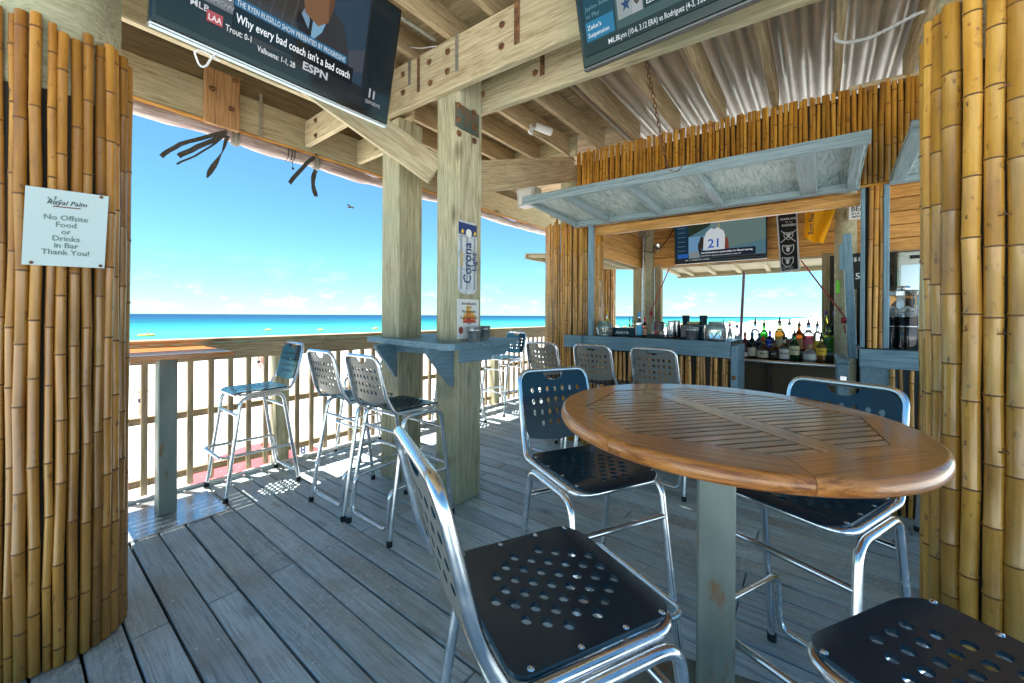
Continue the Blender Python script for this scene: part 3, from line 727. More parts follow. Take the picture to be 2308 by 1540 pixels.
def stool(x, y, deg, label):
    M0 = I4((x, y, 0), math.radians(deg)); t = thing('bar_stool', label, 'stool', M0, 'perforated aluminium bar stools on the deck')
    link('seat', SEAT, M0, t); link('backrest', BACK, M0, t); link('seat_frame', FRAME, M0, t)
    for k in SIDES: link('leg_frame', k, M0, t)
    link('footrest', FOOTR, M0, t); link('stretcher', STRF, M0, t); link('stretcher', STRB, M0, t)
    for fx, fy in ((.245, .215), (.245, -.215), (-.25, .218), (-.25, -.218)): link('foot_cap', CAPM, M0 @ Matrix.Translation((fx, fy, .001)), t)
    tag(link('screw_heads', SCREWS, M0, t), kind='stuff')
    return t
stool(.735, .455, -26, 'perforated black stool drawn up to the oval table, its back to the thin bamboo column')
stool(1.405, .695, -117, 'perforated black stool tucked under the oval table on the side of the paired posts')
stool(1.645, .045, 158, 'perforated black stool at the oval table, backing onto the bar')
stool(.94, -.215, 59, 'perforated black stool at the oval table with its seat edge toward the thick golden column')
stool(1.205, 3.53, 180, 'perforated stool beside the small railing table, back turned to the paired posts')
stool(1.60, 2.655, 0, 'perforated stool facing the blue post shelf, the one closer to the railing')
stool(1.615, 2.175, 0, 'perforated stool facing the blue post shelf, the one further from the railing')
stool(3.30, 1.985, -4, 'perforated stool at the bar, next to the bamboo corner column')
stool(3.30, 1.475, -5, 'perforated stool at the bar, middle one of three')
stool(3.30, .965, -6, 'perforated stool at the bar, next to the blue end post')
stool(3.28, -.70, 0, 'perforated stool at the short blue counter half hidden behind the thick golden column')
stool(4.29, 3.50, 180, 'perforated stool by the railing in the sun, furthest along toward the bar')
stool(3.45, 3.52, 180, 'perforated stool by the railing partly hidden behind the paired posts')
stool(2.22, 3.50, 180, 'perforated stool by the railing behind the stools at the post shelf')

# ------------------------------------------------------------------ oval teak table
TZ = 1.045; TC = Vector((1.363, .256, 0)); TA, TB = .513, .478
tbl = thing('oval_table', 'oval slatted teak bar table on a square steel pedestal', 'table', (TC.x, TC.y, 0))
zp = lambda a, b: onz(1230+a/2.379, 840+b/2.379, TZ)
octo = [zp(*p) for p in ((165, 180), (415, 328), (1300, 462), (1975, 412), (1800, 245), (1270, 128), (760, 78), (345, 90))]
octo = [Vector((p.x, p.y)) for p in octo]; c2 = Vector((TC.x, TC.y))
octo = [c2+(p-c2)*min(1, .40/(p-c2).length) if (p-c2).length > .40 else c2+(p-c2)*max(1, .37/(p-c2).length) for p in octo]
octo.sort(key=lambda p: math.atan2((p-c2).y, (p-c2).x))
F2, R2 = Vector((FW.x, FW.y)), Vector((RT.x, RT.y))
def ellpt(d):   # point on the outer ellipse in direction d from the centre
    d = d.normalized(); a, b = d.dot(F2)/TA, d.dot(R2)/TB; return c2+d/math.sqrt(a*a+b*b)
for i in range(8):
    p, q = octo[i], octo[(i+1) % 8]; n = 10; v = []
    for k in range(n+1):
        u = (k+(.02 if k == 0 else -.02 if k == n else 0))/n; inn = p.lerp(q, u); d = inn-c2; o = ellpt(d); rr = (o-c2)
        for s_, z in ((None, TZ), (.978, TZ), (.994, TZ-.006), (1, TZ-.016), (1, TZ-.030), (.988, TZ-.038), (None, TZ-.038)):
            w = inn if s_ is None else c2+rr*s_; v.append((w.x, w.y, z))
    M = basis((*p, TZ), (*(q-p), 0), z=(0, 0, 1)); Mi = M.inverted(); m = MB(); f = []
    for k in range(n):
        for j in range(7): f.append((k*7+j, (k+1)*7+j, (k+1)*7+(j+1) % 7, k*7+(j+1) % 7))
    lv = [tuple(Mi @ Vector(w)) for w in v]
    m.add(lv, [g[::-1] for g in f], False); m.sm = [(i % 7) in (1, 2, 3, 4) for i in range(len(m.sm))]
    m.add(lv[:7], [tuple(range(7))]); m.add(lv[-7:], [tuple(range(7))[::-1]])
    m.build('rim_piece', M_TEAK, tbl, M)
d1 = onz(1885, 1024.2, TZ)-onz(1441, 876.2, TZ); dv = Vector((d1.x, d1.y)).normalized(); sv = Vector((-dv.y, dv.x))
def clip(poly, n, d):   # keep points with p.n <= d
    out = []
    for i in range(len(poly)):
        a, b = poly[i-1], poly[i]; da, db = a.dot(n)-d, b.dot(n)-d
        if (da <= 0) != (db <= 0): out.append(a+(b-a)*(da/(da-db)))
        if db <= 0: out.append(b)
    return out
def slat(poly, dirv, z1, name, th=.022):
    if len(poly) < 3: return
    A = abs(sum(poly[i-1].x*poly[i].y-poly[i].x*poly[i-1].y for i in range(len(poly))))/2
    if A < 4e-4: return
    cc = sum(poly, Vector((0, 0)))/len(poly); M = basis((*cc, z1), (*dirv, 0), z=(0, 0, 1)); Mi = M.inverted()
    pp = [Mi @ Vector((*p, z1)) for p in poly]; pp = [(p.x, p.y) for p in pp]
    if sum(pp[i-1][0]*pp[i][1]-pp[i][0]*pp[i-1][1] for i in range(len(pp))) < 0: pp = pp[::-1]
    MB().prism(pp, -th, 0).build(name, M_TEAK2, tbl, M)
s0 = c2.dot(sv); DW = .036; shr = [c2+(p-c2)*.994 for p in octo]
slat(clip(clip(shr, sv, s0+DW), -sv, -(s0-DW)), dv, TZ-.001, 'divider')
t0 = c2.dot(dv); sp = .0335
for side in (1, -1):
    half = clip(shr, -sv*side, -(s0*side+DW+.004))
    for k in range(-16, 17):
        a = t0+k*sp+(.012 if side < 0 else 0)
        slat(clip(clip(half, dv, a+sp-.0085), -dv, -a), sv, TZ-.0015+random.uniform(-.0006, .0006), 'slat')
for k in (-.22, .0, .22):
    cc = c2+dv*k; board('under_batten', (*(cc-sv*.36), TZ-.034), (*(cc+sv*.36), TZ-.034), .05, .02, M_TEAK, tbl)
ya = math.atan2(TC.y, TC.x)
MB().box((-.052, -.052, .012), (.052, .052, TZ-.046), .006).build('pedestal', M_PEDESTAL, tbl, I4((TC.x, TC.y, 0), ya+.05))
MB().box((-.3, -.3, 0.001), (.3, .3, .012), .003).build('base_plate', M_PEDESTAL, tbl, I4((TC.x, TC.y, 0), ya+.05))

# ------------------------------------------------------------------ small railing table on steel plate
rt = thing('railing_table', 'small square slatted teak table on a steel plate beside the railing', 'table', (.64, 3.45, 0))
for k in range(9):
    y = 3.175+.0685*k; board('slat', (.33, y, 1.079), (.93, y, 1.079), .062, .022, M_TEAK, rt)
for y in (3.125, 3.775): board('edge_board', (.31, y, 1.076), (.95, y, 1.076), .03, .03, M_TEAK, rt)
for x in (.318, .942): board('end_board', (x, 3.145, 1.0745), (x, 3.755, 1.0745), .022, .027, M_TEAK, rt)
MB().box((-.05, -.05, .012), (.05, .05, 1.058), .006).build('pedestal', M_PEDESTAL, rt, I4((.66, 3.45, 0)))
MB().box((.36, 3.165, .001), (.934, 3.745, .013), .002).build('base_plate', M_BPLATE, rt)

# ------------------------------------------------------------------ blue shelf round the paired posts
SHZ = 1.155
shf = thing('post_shelf', 'slate blue drink shelf built round the paired timber posts on triangular brackets', 'shelf', (2.05, 2.3, 1.0))
A, B, C_ = onz(838, 757.5, SHZ), onz(1003, 776, SHZ), onz(1164, 761, SHZ)
A, B, C_ = Vector((A.x, A.y)), Vector((B.x, B.y)), Vector((C_.x, C_.y))
SHELF_PTS = (A.copy(), B.copy(), C_.copy())
SP = [Vector(p) for p in ((1.885, 3.03), (1.715, 1.90), (1.76, 1.835), (2.575, 1.955), (2.60, 3.03))]
def piece(poly, dirv):
    if len(poly) < 3: return
    cc = sum(poly, Vector((0, 0)))/len(poly); M = basis((*cc, SHZ), (*dirv, 0), z=(0, 0, 1)); Mi = M.inverted()
    pp = [Mi @ Vector((*p, SHZ)) for p in poly]; pp = [(p.x, p.y) for p in pp]
    if sum(pp[i-1][0]*pp[i][1]-pp[i][0]*pp[i-1][1] for i in range(len(pp))) < 0: pp = pp[::-1]
    MB().prism(pp, -.042, 0).build('shelf_board', M_BLUE, shf, M)
ex_, ey_ = Vector((1, 0)), Vector((0, 1))
piece(clip(SP, ex_, 1.945), (0, 1)); piece(clip(SP, -ex_, -2.190), (0, 1))
mid = clip(clip(SP, ex_, 2.187), -ex_, -1.948)
piece(clip(mid, ey_, 1.997), (1, 0)); piece(clip(clip(mid, ey_, 2.657), -ey_, -2.238), (0, 1)); piece(clip(mid, -ey_, -2.898), (1, 0))
def bracket(Y, d=.23, h=.27, X=1.946):
    MB().prism([(0, 0), (-d, 0), (-d, -.025), (-.02, -h), (0, -h)], -.02, .02).build('bracket', M_BLUE, shf, basis((X, Y, SHZ-.045), (1, 0, 0), y=(0, 0, 1)))
bracket(2.06); bracket(2.70, .2)
MB().prism([(0, 0), (.36, 0), (.30, -.10), (0, -.10)], -.018, .018).build('cleat', M_BLUE, shf, basis((1.95, 1.976, SHZ-.046), (1, 0, 0), y=(0, 0, 1)))
MB().prism([(0, 0), (.34, 0), (.28, -.08), (0, -.08)], -.018, .018).build('cleat', M_BLUE, shf, basis((2.20, 2.02, SHZ-.046), (1, 0, 0), y=(0, 0, 1)))
board('cleat', (1.93, 2.09, SHZ-.075), (1.93, 2.675, SHZ-.075), .03, .06, M_BLUE, shf)
# galvanised buckets on the shelf
def bucket(name, label, p, r, h, handle=False, mat=None):
    t = thing(name, label, 'bucket', p); M0 = I4(p)
    MB().lathe([(r*.74, 0), (r*.76, .004), (r*.93, h*.72), (r*.97, h*.73), (r*.95, h*.76), (r*.97, h*.79), (r*1.0, h*.97), (r*1.05, h), (r*1.0, h*1.0), (r*.96, h*.95), (r*.72, .006)], 24, cap1=True).build('body', mat or M_GALV, t, M0)
    if handle: MB().tube([(r*math.cos(a)*1.0, .0, h*.9+r*.8*math.sin(a)) for a in [math.pi*i/10 for i in range(11)]], .002, 6).build('handle', M_GALV, t, M0)
p1 = onz(1052, 768, SHZ); p2 = onz(1087, 765, SHZ)
p1, p2 = Vector((2.03, 1.925, SHZ)), Vector((2.27, 2.05, SHZ))
bucket('metal_bucket', 'small galvanised bucket on the blue shelf in front of the flame poster', p1, .052, .105)
bucket('metal_bucket', 'small galvanised bucket on the blue shelf clear of the post', p2, .052, .105)

# ------------------------------------------------------------------ flat signs on the near post (y = 2.0 face)
M_NAVY = plain('navy_print', (.02, .045, .16), .35); M_GOLD = plain('gold_print', (.75, .48, .06), .4); M_SILV = plain('silver_print', (.62, .65, .68), .3, .25, var=.2, nscale=12)
M_SILD = plain('grey_print', (.30, .33, .36), .35); M_WHT = plain('white_print', (.80, .80, .78), .4)
YF = 1.9985
def pf(px, py): return ony(px, py, YF-.004)
a, b = pf(1032, 662), pf(1074, 503)
W, Hh = b.x-a.x, b.z-a.z
t = thing('can_sign', 'tall tin sign shaped like a silver and navy beer can on the post', 'sign', (a.x, YF-.004, a.z))
MS = basis((a.x, YF-.006, a.z), (1, 0, 0), y=(0, 0, 1))
def cano(k=1.0):
    o = []
    for c in range(7): ang = math.pi+math.pi*c/6; o.append((W/2+W*.43*math.cos(ang), Hh*.028+Hh*.028*math.sin(ang)))
    o += [(W*1.0, Hh*.07), (W*1.0, Hh*.93), (W*.93, Hh*.965), (W*.93, Hh*.985), (W*.07, Hh*.985), (W*.07, Hh*.965), (0, Hh*.93), (0, Hh*.07)]
    return o
MB().prism(cano(), -.003, .001).build('panel', M_SILV, t, MS)
MB().add([(0, Hh*.80, .0016), (W, Hh*.80, .0016), (W, Hh*.955, .0016), (0, Hh*.955, .0016)], [(0, 1, 2, 3)]).build('navy_band', M_NAVY, t, MS)
MB().prism(ell(W*.55, Hh*.83, W*.16, Hh*.055, 20), .0018, .0024).build('medallion', M_WHT, t, MS)
for u in (.2, .88): MB().prism([(W*(u-.09), Hh*.82), (W*(u+.05), Hh*.81), (W*(u+.1), Hh*.85), (W*u, Hh*.875)], .0018, .0024).build('gold_scroll', M_GOLD, t, MS)
for u0, u1 in ((.10, .2), (.42, .5), (.83, .93)):
    MB().add([(W*u0, Hh*.06, .0014), (W*u1, Hh*.06, .0014), (W*u1, Hh*.79, .0014), (W*u0, Hh*.79, .0014)], [(0, 1, 2, 3)]).build('stripe', M_SILD, t, MS)
RR = Matrix.Rotation(math.pi/2, 4, 'Z')
lettering('Corona', W*.60, M_NAVY, t, MS @ Matrix.Translation((W*.68, Hh*.14, .0024)) @ RR, 'LEFT', .0022, fit=Hh*.56)
lettering('Light', W*.36, M_NAVY, t, MS @ Matrix.Translation((W*.965, Hh*.32, .0024)) @ RR, 'LEFT', .0014, fit=Hh*.25)
lettering('Cerveza', W*.24, M_GOLD, t, MS @ Matrix.Translation((W*.24, Hh*.37, .0024)) @ RR, 'LEFT', .0012, fit=Hh*.19)
a, b = pf(1030, 765), pf(1079, 676); W, Hh = b.x-a.x, b.z-a.z
t = thing('flame_poster', 'white poster with an orange flame on the post above the blue shelf', 'poster', (a.x, YF-.004, a.z))
MS = basis((a.x, YF-.005, a.z), (1, 0, 0), y=(0, 0, 1))
MB().box((0, 0, -.002), (W, Hh, 0), .0005).build('sheet', M_WHT, t, MS)
fl = [(.26, .42), (.25, .55), (.33, .68), (.36, .58), (.40, .75), (.50, .95), (.53, .78), (.60, .88), (.63, .66), (.72, .74), (.76, .60), (.84, .62), (.86, .42)]
MB().add([(W*x, Hh*y, .0005) for x, y in fl], [tuple(range(len(fl)))]).build('flame', plain('yellow_flame_print', (.80, .50, .10), .5), t, MS)
MB().add([(W*x, Hh*(.42+(y-.42)*.62), .0010) for x, y in fl], [tuple(range(len(fl)))]).build('flame', plain('orange_flame_print', (.75, .24, .06), .5), t, MS)
MB().add([(W*x, Hh*(.40+(y-.42)*.25), .0015) for x, y in fl], [tuple(range(len(fl)))]).build('flame', plain('red_flame_print', (.55, .06, .04), .5), t, MS)
for s_, y, z_ in (('Beach Bonfire', .86, .105), ('Join us at', .78, .06), ('The Beach Bar', .66, .10), ('Royal Palm Grille', .50, .10), ('all night', .37, .06)):
    lettering(s_, W*z_*1.15, M_INKB, t, MS @ Matrix.Translation((W*.53, Hh*y, .002)), 'CENTER', .0002)
for u in (.16, .70): MB().prism(ell(W*u, Hh*.22, W*.1, Hh*.09, 16), .0005, .001).build('photo_patch', plain('red_patch_print', (.30, .06, .04), .5), t, MS)

# ------------------------------------------------------------------ televisions
M_TVB = plain('tv_black_gloss', (.006, .007, .008), .12, coat=.5); M_TVG = plain('tv_grey_trim', (.12, .13, .13), .3, .4)
M_SCR = emit('screen_dark', (.006, .010, .012), .5)
_em = {}
def E(c, st=.55):
    k = (c, st)
    if k not in _em: _em[k] = emit('screen_colour', c, st*.42)
    return _em[k]
def tv(label, o, right, up, W, Hh, depth=.045, bez=.018, low=.03, trim=None):
    M0 = basis(o, right, y=up); t = thing('television', label, 'television', M0)
    MB().box((-bez, -low, -depth), (W+bez, Hh+bez, 0), .006).build('casing', M_TVB, t, M0)
    s_ = MB().box((0, 0, 0), (W, Hh, .0012)).build('screen', M_SCR, t, M0)
    if trim: MB().box((-bez, -low-.012, -depth*.9), (W+bez, -low+.001, .004), .004).build('bottom_trim', trim, t, M0)
    MB().box((W*.3, Hh*.25, -depth-.10), (W*.7, Hh*.7, -depth), .004).build('wall_bracket', M_RUBBER, t, M0)
    st = [.0016]
    def patch(poly, col, strength=.55, name='picture_patch'):
        st[0] += .00025
        MB().add([(W*x, Hh*y, st[0]) for x, y in poly], [tuple(range(len(poly)))]).build(name, E(col, strength), s_, M0)
    def txt(s, x, y, size, col=(.85, .88, .9), strength=.6, bold=.0012, align='LEFT', sx=1.0, w=None):
        st[0] += .00025
        lettering(s, Hh*size, E(col, strength), s_, M0 @ Matrix.Translation((W*x, Hh*y, st[0])), align, bold*.35, sx, fit=W*w if w else None)
    return t, patch, txt
R4 = lambda x0, y0, x1, y1: [(x0, y0), (x1, y0), (x1, y1), (x0, y1)]
# TV over the railing bay, on the beam
up1 = Vector((0, -.14, .60)).normalized(); o1 = Vector((.345, 1.995, 2.478))
t, P, T = tv('large wall television showing a presenter in a dark checked jacket', o1, (1, 0, 0), up1, 1.005, .575, trim=plain('tv_silver_strip', (.62, .64, .66), .25, .7))
S = lambda pts: [(x-.02, y-.14) for x, y in pts]
P(R4(.13, .0, .84, 1), (.020, .024, .028)); P(R4(.60, .18, .83, 1), (.030, .055, .085)); P([(.68, .2), (.83, .3), (.83, .5), (.68, .36)], (.06, .07, .09))
P(S([(.28, .36), (.31, .64), (.40, .80), (.52, .84), (.56, .58), (.55, .30), (.34, .24)]), (.045, .043, .042))
P(S([(.55, .30), (.57, .58), (.64, .82), (.72, .74), (.76, .55), (.78, .30)]), (.036, .038, .042))
for k in range(5): P(S([(.33+.045*k, .34), (.334+.045*k, .34), (.374+.045*k, .74), (.37+.045*k, .74)]), (.075, .08, .09))
P(S([(.505, .56), (.55, .40), (.56, .62), (.54, .72)]), (.18, .30, .42)); P(S([(.57, .46), (.62, .58), (.65, .76), (.575, .66)]), (.20, .38, .55))
P(S([(.535, .66), (.60, .61), (.645, .68), (.665, .82), (.67, 1.1), (.52, 1.1), (.52, .82)]), (.20, .105, .055))
P(S([(.552, .86), (.59, .845), (.605, .875), (.575, .895)]), (.10, .03, .03)); P(S([(.645, .68), (.665, .82), (.67, 1.1), (.65, 1.1), (.64, .82)]), (.12, .06, .035))
P(S([(.51, .66), (.56, .54), (.60, .42), (.57, .40), (.53, .46), (.50, .56)]), (.015, .015, .02)); P(S([(.545, .46), (.575, .50), (.60, .33), (.575, .31)]), (.03, .032, .035))
P(R4(.115, .225, .238, .50), (.16, .17, .18)); T('RR', .14, .375, .12, (.01, .01, .012), .5, .002, w=.07); T('RUSSILLO', .124, .305, .062, (.8, .82, .84), .6, .0012, w=.106); T('SHOW', .155, .245, .05, (.35, .37, .4), .5)
P(R4(.24, .295, .735, .36), (.03, .14, .27)); T('THE RYEN RUSSILLO SHOW PRESENTED BY PROGRESSIVE', .248, .306, .056, (.65, .72, .78), .6, .0006, w=.478)
P(R4(.24, .15, .775, .29), (.008, .010, .013)); T("Why every bad coach isn't a bad coach", .25, .19, .088, (.82, .86, .9), .7, .0014, w=.51)
T('MLB', .095, .16, .06, (.7, .72, .75), .5); P(R4(.15, .105, .205, .18), (.45, .08, .09)); T('LAA', .155, .12, .055, (.9, .8, .8), .6, .0012, w=.045)
T('Trout: 0-1', .215, .10, .062, (.75, .78, .8), .6, .001, w=.095); T('Valbuena: 1-1, 2B', .335, .065, .058, (.75, .78, .8), .6, .001, w=.16)
T('ESPN', .525, .09, .085, (.60, .64, .68), .5, .004, w=.12); T('ESPNEWS', .86, .06, .045, (.5, .5, .52), .4, w=.09); P(R4(.875, .115, .885, .20), (.4, .42, .45)); P(R4(.90, .115, .91, .19), (.4, .42, .45))
# TV on the near beam
up2 = Vector((-.19, 0, .60)).normalized(); o2 = Vector((1.772, .928, 2.625))
t, P, T = tv('large television on the beam showing a sports ticker with a sidebar list', o2, (0, -1, 0), up2, 1.05, .60, low=.045, trim=M_TVG)
P(R4(.02, .08, .16, 1), (.012, .05, .075)); P(R4(.02, .10, .155, .235), (.02, .17, .33))
P(R4(.165, .09, 1, 1), (.05, .085, .09)); P([(.165, .40), (.40, .42), (.55, .80), (.40, 1), (.165, 1)], (.10, .15, .16)); P([(.30, .28), (.36, .28), (.36, .48), (.30, .5)], (.02, .05, .04)); P([(.22, .27), (.235, .27), (.235, .40), (.22, .40)], (.30, .24, .03))
P(R4(.29, .15, .95, .31), (.012, .018, .024)); P(R4(.175, .15, .285, .31), (.28, .31, .31)); S2 = lambda pts: [(.175+(x-.185)*.785, .15+(y-.15)*.89) for x, y in pts]
star = [(.235+(.034 if k % 2 == 0 else .014)*math.cos(math.pi/2+k*math.pi/5)*.9, .245+(.06 if k % 2 == 0 else .024)*math.sin(math.pi/2+k*math.pi/5)) for k in range(10)]
P(S2(star), (.02, .04, .12)); P(S2([(.265, .15), (.272, .24), (.28, .32), (.315, .32), (.322, .25), (.325, .15)]), (.35, .36, .38)); P(S2(ell(.297, .265, .020, .05, 16)), (.16, .085, .05)); P(S2([(.278, .30), (.28, .325), (.315, .325), (.317, .30), (.30, .312)]), (.015, .012, .012)); P(S2([(.281, .255), (.297, .215), (.313, .255), (.309, .222), (.297, .205), (.285, .222)]), (.02, .014, .012))
P(R4(.29, .31, .42, .375), (.012, .018, .024)); T('NFL LIVE', .30, .32, .06, (.18, .5, .66), .6, .0008, w=.075); T('DELIVERED', .385, .328, .035, (.18, .4, .5), .5)
T("Harold Henderson named arbiter for Elliott's hearing", .30, .235, .075, (.85, .9, .92), .65, .0014, w=.60); T("Ezekiel Elliott's appeal hearing scheduled for August 29", .30, .17, .06, (.7, .78, .8), .6, .0006, w=.55)
P(R4(0, 0, 1, .085), (.012, .018, .024)); T('MLB', .12, .022, .05, (.7, .75, .78), .55, .001); T('Lynn (10-6, 3.12 ERA) vs Rodriguez (4-3, 3.80 ERA)', .17, .022, .055, (.72, .78, .8), .55, .0006, w=.40)
T("Zeke's", .03, .175, .045, (.7, .8, .86), .5); T('Suspension', .03, .12, .045, (.7, .8, .86), .5, sx=.9)
for i, s_ in enumerate(('Jaylon Smith', 'Goodell on', 'QB Compared')): T(s_, .03, .31+.17*i, .042, (.16, .3, .34), .5, .0004)
for i, s_ in enumerate(('to Play', 'Anthem Protests', 'Quote Game')): T(s_, .03, .255+.17*i, .042, (.16, .3, .34), .5, .0004)
t['label'] = 'large television on the beam showing a sports ticker with a sidebar list'

# ------------------------------------------------------------------ security camera, cables, chain
pc = onx(1196, 290, 3.0); pb = ony(1196, 292, 2.135)
t = thing('security_camera', 'small white security camera clamped to a rafter above the bar stools', 'camera', pb)
MB().box((-.028, -.012, -.045), (.028, .012, .045), .006).build('mount', M_WHITEP, t, Matrix.Translation(pb))
q0 = pb+Vector((.01, -.02, .0)); q1 = pb+Vector((.05, -.04, .03))
MB().tube([pb, q0, q1], .011, 8).build('arm', M_WHITEP, t)
dr = Vector((.82, -.45, -.12)).normalized(); b0 = q1+dr*-.02; b1 = q1+dr*.15
h = MB().tube([b0, b0+dr*.005, b1-dr*.01, b1], [.024, .034, .036, .034], 14).build('housing', M_WHITEP, t)
MB().tube([b1, b1+dr*.003], .026, 14).build('lens', M_TVB, h)
def cable(label, pts, r, mat, name='cable'):
    tag(MB().tube(fillet(pts, .06, 4), r, 6).build(name, mat), label, 'cable')
cable('thin black cable running from the security camera along the rafter', [tuple(pb+Vector((.03, .0, -.03))), (3.2, 2.10, rz(2.1)-.012), (3.6, 2.10, rz(2.1)-.016), (3.69, 2.04, 2.97)], .004, M_BCABLE)
cable('grey cable looping over the big bolted beam', [tuple(onx(925, 107, 1.86)), tuple(onx(950, 109, 1.87)), tuple(onx(985, 104, 1.88))], .005, M_CABLE)
cable('grey conduit running under the upper roof boards', [(-.5, 2.18, 3.245), (1.0, 2.18, 3.26), (1.885, 2.18, 3.31)], .016, M_GALV, 'conduit')
pts = [onx(1884, 78, 2.6), onx(1884, 92, 2.6), onx(1910, 97, 2.6), onx(1960, 86, 2.55), onx(2010, 62, 2.5), onx(2060, 35, 2.45), onx(2085, 25, 2.43)]
t = MB().tube(fillet(pts, .08, 5), .007, 8).build('armoured_cable', M_CABLE); tag(t, 'ribbed armoured cable sagging from a rafter to the golden bamboo column', 'cable')
P_ = fillet(pts, .08, 5); rb = MB()
for i in range(len(P_)-1):
    L = (P_[i+1]-P_[i]).length; n = max(1, int(L/.02))
    for k in range(n):
        p = P_[i].lerp(P_[i+1], k/n); d = (P_[i+1]-P_[i]).normalized(); rb.tube([p-d*.004, p+d*.004], .0095, 8)
tag(rb.build('rib_rings', M_CABLE, t), kind='stuff')
# rusty chain from a rafter to the awning
ring = [(.011*math.cos(a), 0, .019*math.sin(a)) for a in [2*math.pi*i/10 for i in range(10)]]
LINK = MB().tube(ring, .0034, 5, closed=True).mesh('chain_link', M_RUST)
ch = thing('chain', 'rusty chain hanging from a rafter down to the propped awning', 'chain', onx(1508, 380, 2.83))
CH0, CH1 = onx(1455, 132, 2.62), onx(1503, 372, 2.84)
n = int((CH1-CH0).length/.031)
path = [CH0.lerp(CH1, i/n) for i in range(n+1)]
tail = [onx(*p, 2.84) for p in ((1503, 372), (1510, 385), (1522, 388), (1532, 384), (1540, 374))]
for i in range(len(tail)-1):
    for u in (.0, .5): path.append(tail[i].lerp(tail[i+1], u+.4))
for i in range(len(path)-1):
    d = path[i+1]-path[i]
    if d.length < .005: continue
    link('chain_link', LINK, basis(path[i].lerp(path[i+1], .5), d.cross(Vector((0, 1, .3))), z=d) @ Matrix.Rotation(math.pi/2*(i % 2), 4, 'Z'), ch)
# white plastic coat hanger shaped cable under the TV
pts = [ony(*p, 1.95) for p in ((495, 138), (480, 128), (462, 118), (445, 113), (438, 118), (448, 145), (456, 152), (466, 148), (478, 128), (486, 122))]
tag(MB().tube(fillet(pts, .02, 3), .004, 6).build('loose_cable', M_WHITEP), 'loose white cable looped below the television over the railing bay', 'cable')
# ------------------------------------------------------------------ the bar hut
XF, XB = 3.70, 5.60
hut = thing('bar_hut', 'timber beach bar hut with bamboo fascia and slate blue trim', 'bar', (XF, 1.0, 0))
fz = lambda y: 2.975+.034*y
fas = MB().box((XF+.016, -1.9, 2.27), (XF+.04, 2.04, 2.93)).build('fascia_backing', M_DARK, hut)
y = 2.03; i = 0
while y > -1.25:
    r = random.choice((.012, .014, .0155, .0165)); y -= r+.0006
    pole((XF, y, 2.262), round((fz(y)-2.262+random.uniform(-.012, .012))/.015)*.015, r, M_BAMF, fas, 7, 5, .30, .008); y -= r+.0006
board('fascia_trim', (XF-.006, -1.3, fz(-1.3)-.012), (XF-.006, -.15, fz(-.15)-.004), .02, .03, M_RAFTER, hut)
# corner column
cc = MB().lathe([(.17, 0), (.17, 3.0)], 20).build('corner_column', M_POST, hut, I4((3.99, 2.205, 0)))
for k in range(44):
    a = math.pi*(.38+1.24*k/43); r = random.choice((.0135, .015, .0165))
    zt = 2.36+random.uniform(-.03, .03)
    pole((3.97+.245*math.cos(a), 2.215+.325*math.sin(a), .002), round(zt/.03)*.03, r, M_BAMF, cc, 7, 8, .30, .004)
# trims
for y0, w in ((1.862, .05), (-.232, .022), (-.352, .03)):
    board('blue_trim', (XF+.005, y0, 1.135 if y0 > 1 else 1.13), (XF+.005, y0, 2.262), .05, w, M_BLUE, hut, up=(0, 1, 0))
for yy in (-.268, -.297, -.327): pole((XF-.004, yy, 1.128), 1.14, .0135, M_BAMF, hut, 8, 6, .3, .008)
MB().box((XF+.02, -.345, 1.12), (XF+.04, -.24, 2.3)).build('trim_backing', M_DARK, hut)
tube_ = MB().tube([(XF-.02, -.12, 2.252), (XF-.02, -.50, 2.262)], .011, 8).build('bamboo_rail', M_BAMF, hut)
board('lintel', (XF+.06, 1.9, 2.215), (XF+.06, -.22, 2.185), .05, .085, M_ORANGE, hut)
# back wall: boarded header, posts, low walls
for k in range(6): board('wall_board', (XB, 1.86, 2.085+.136*k), (XB, -1.6, 2.085+.136*k), .025, .131, M_ORANGE, hut, ch=.007)
for k in range(5): board('wall_board', (3.95, 2.02, 2.10+.136*k), (5.58, 2.02, 2.085+.136*k), .025, .131, M_ORANGE, hut, ch=.007)
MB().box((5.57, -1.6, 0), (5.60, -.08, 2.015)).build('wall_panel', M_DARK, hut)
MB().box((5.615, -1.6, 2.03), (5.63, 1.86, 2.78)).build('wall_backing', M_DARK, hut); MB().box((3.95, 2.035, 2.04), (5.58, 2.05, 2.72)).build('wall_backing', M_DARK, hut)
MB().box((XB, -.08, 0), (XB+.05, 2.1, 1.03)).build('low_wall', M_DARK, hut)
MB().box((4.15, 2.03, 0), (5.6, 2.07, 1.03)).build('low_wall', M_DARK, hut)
board('sill', (XB+.01, -.08, 1.045), (XB+.01, 2.1, 1.045), .14, .03, M_BLUE, hut); board('sill', (4.15, 2.06, 1.045), (5.5, 2.06, 1.045), .12, .03, M_BLUE, hut)
board('hut_post', (5.62, 2.085, 0), (5.62, 2.085, 2.75), .10, .10, M_RAFTER, hut, up=(1, 0, 0))
MB().lathe([(.085, 0), (.085, 2.75)], 18).build('round_post', M_POST, hut, I4((5.60, 1.93, 0)))
board('hut_post', (5.63, 1.79, 0), (5.63, 1.79, 2.05), .09, .09, M_RAFTER, hut, up=(1, 0, 0))
board('hut_post', (5.63, -.05, 0), (5.63, -.05, 2.05), .08, .10, M_RAFTER, hut, up=(1, 0, 0))
MB().lathe([(.09, 0), (.09, 2.75)], 18).build('round_post', M_POST, hut, I4((5.30, -.20, 0)))
MB().box((3.76, -1.7, 2.78), (5.75, 2.06, 2.80)).build('ceiling', M_RAFTER, hut)
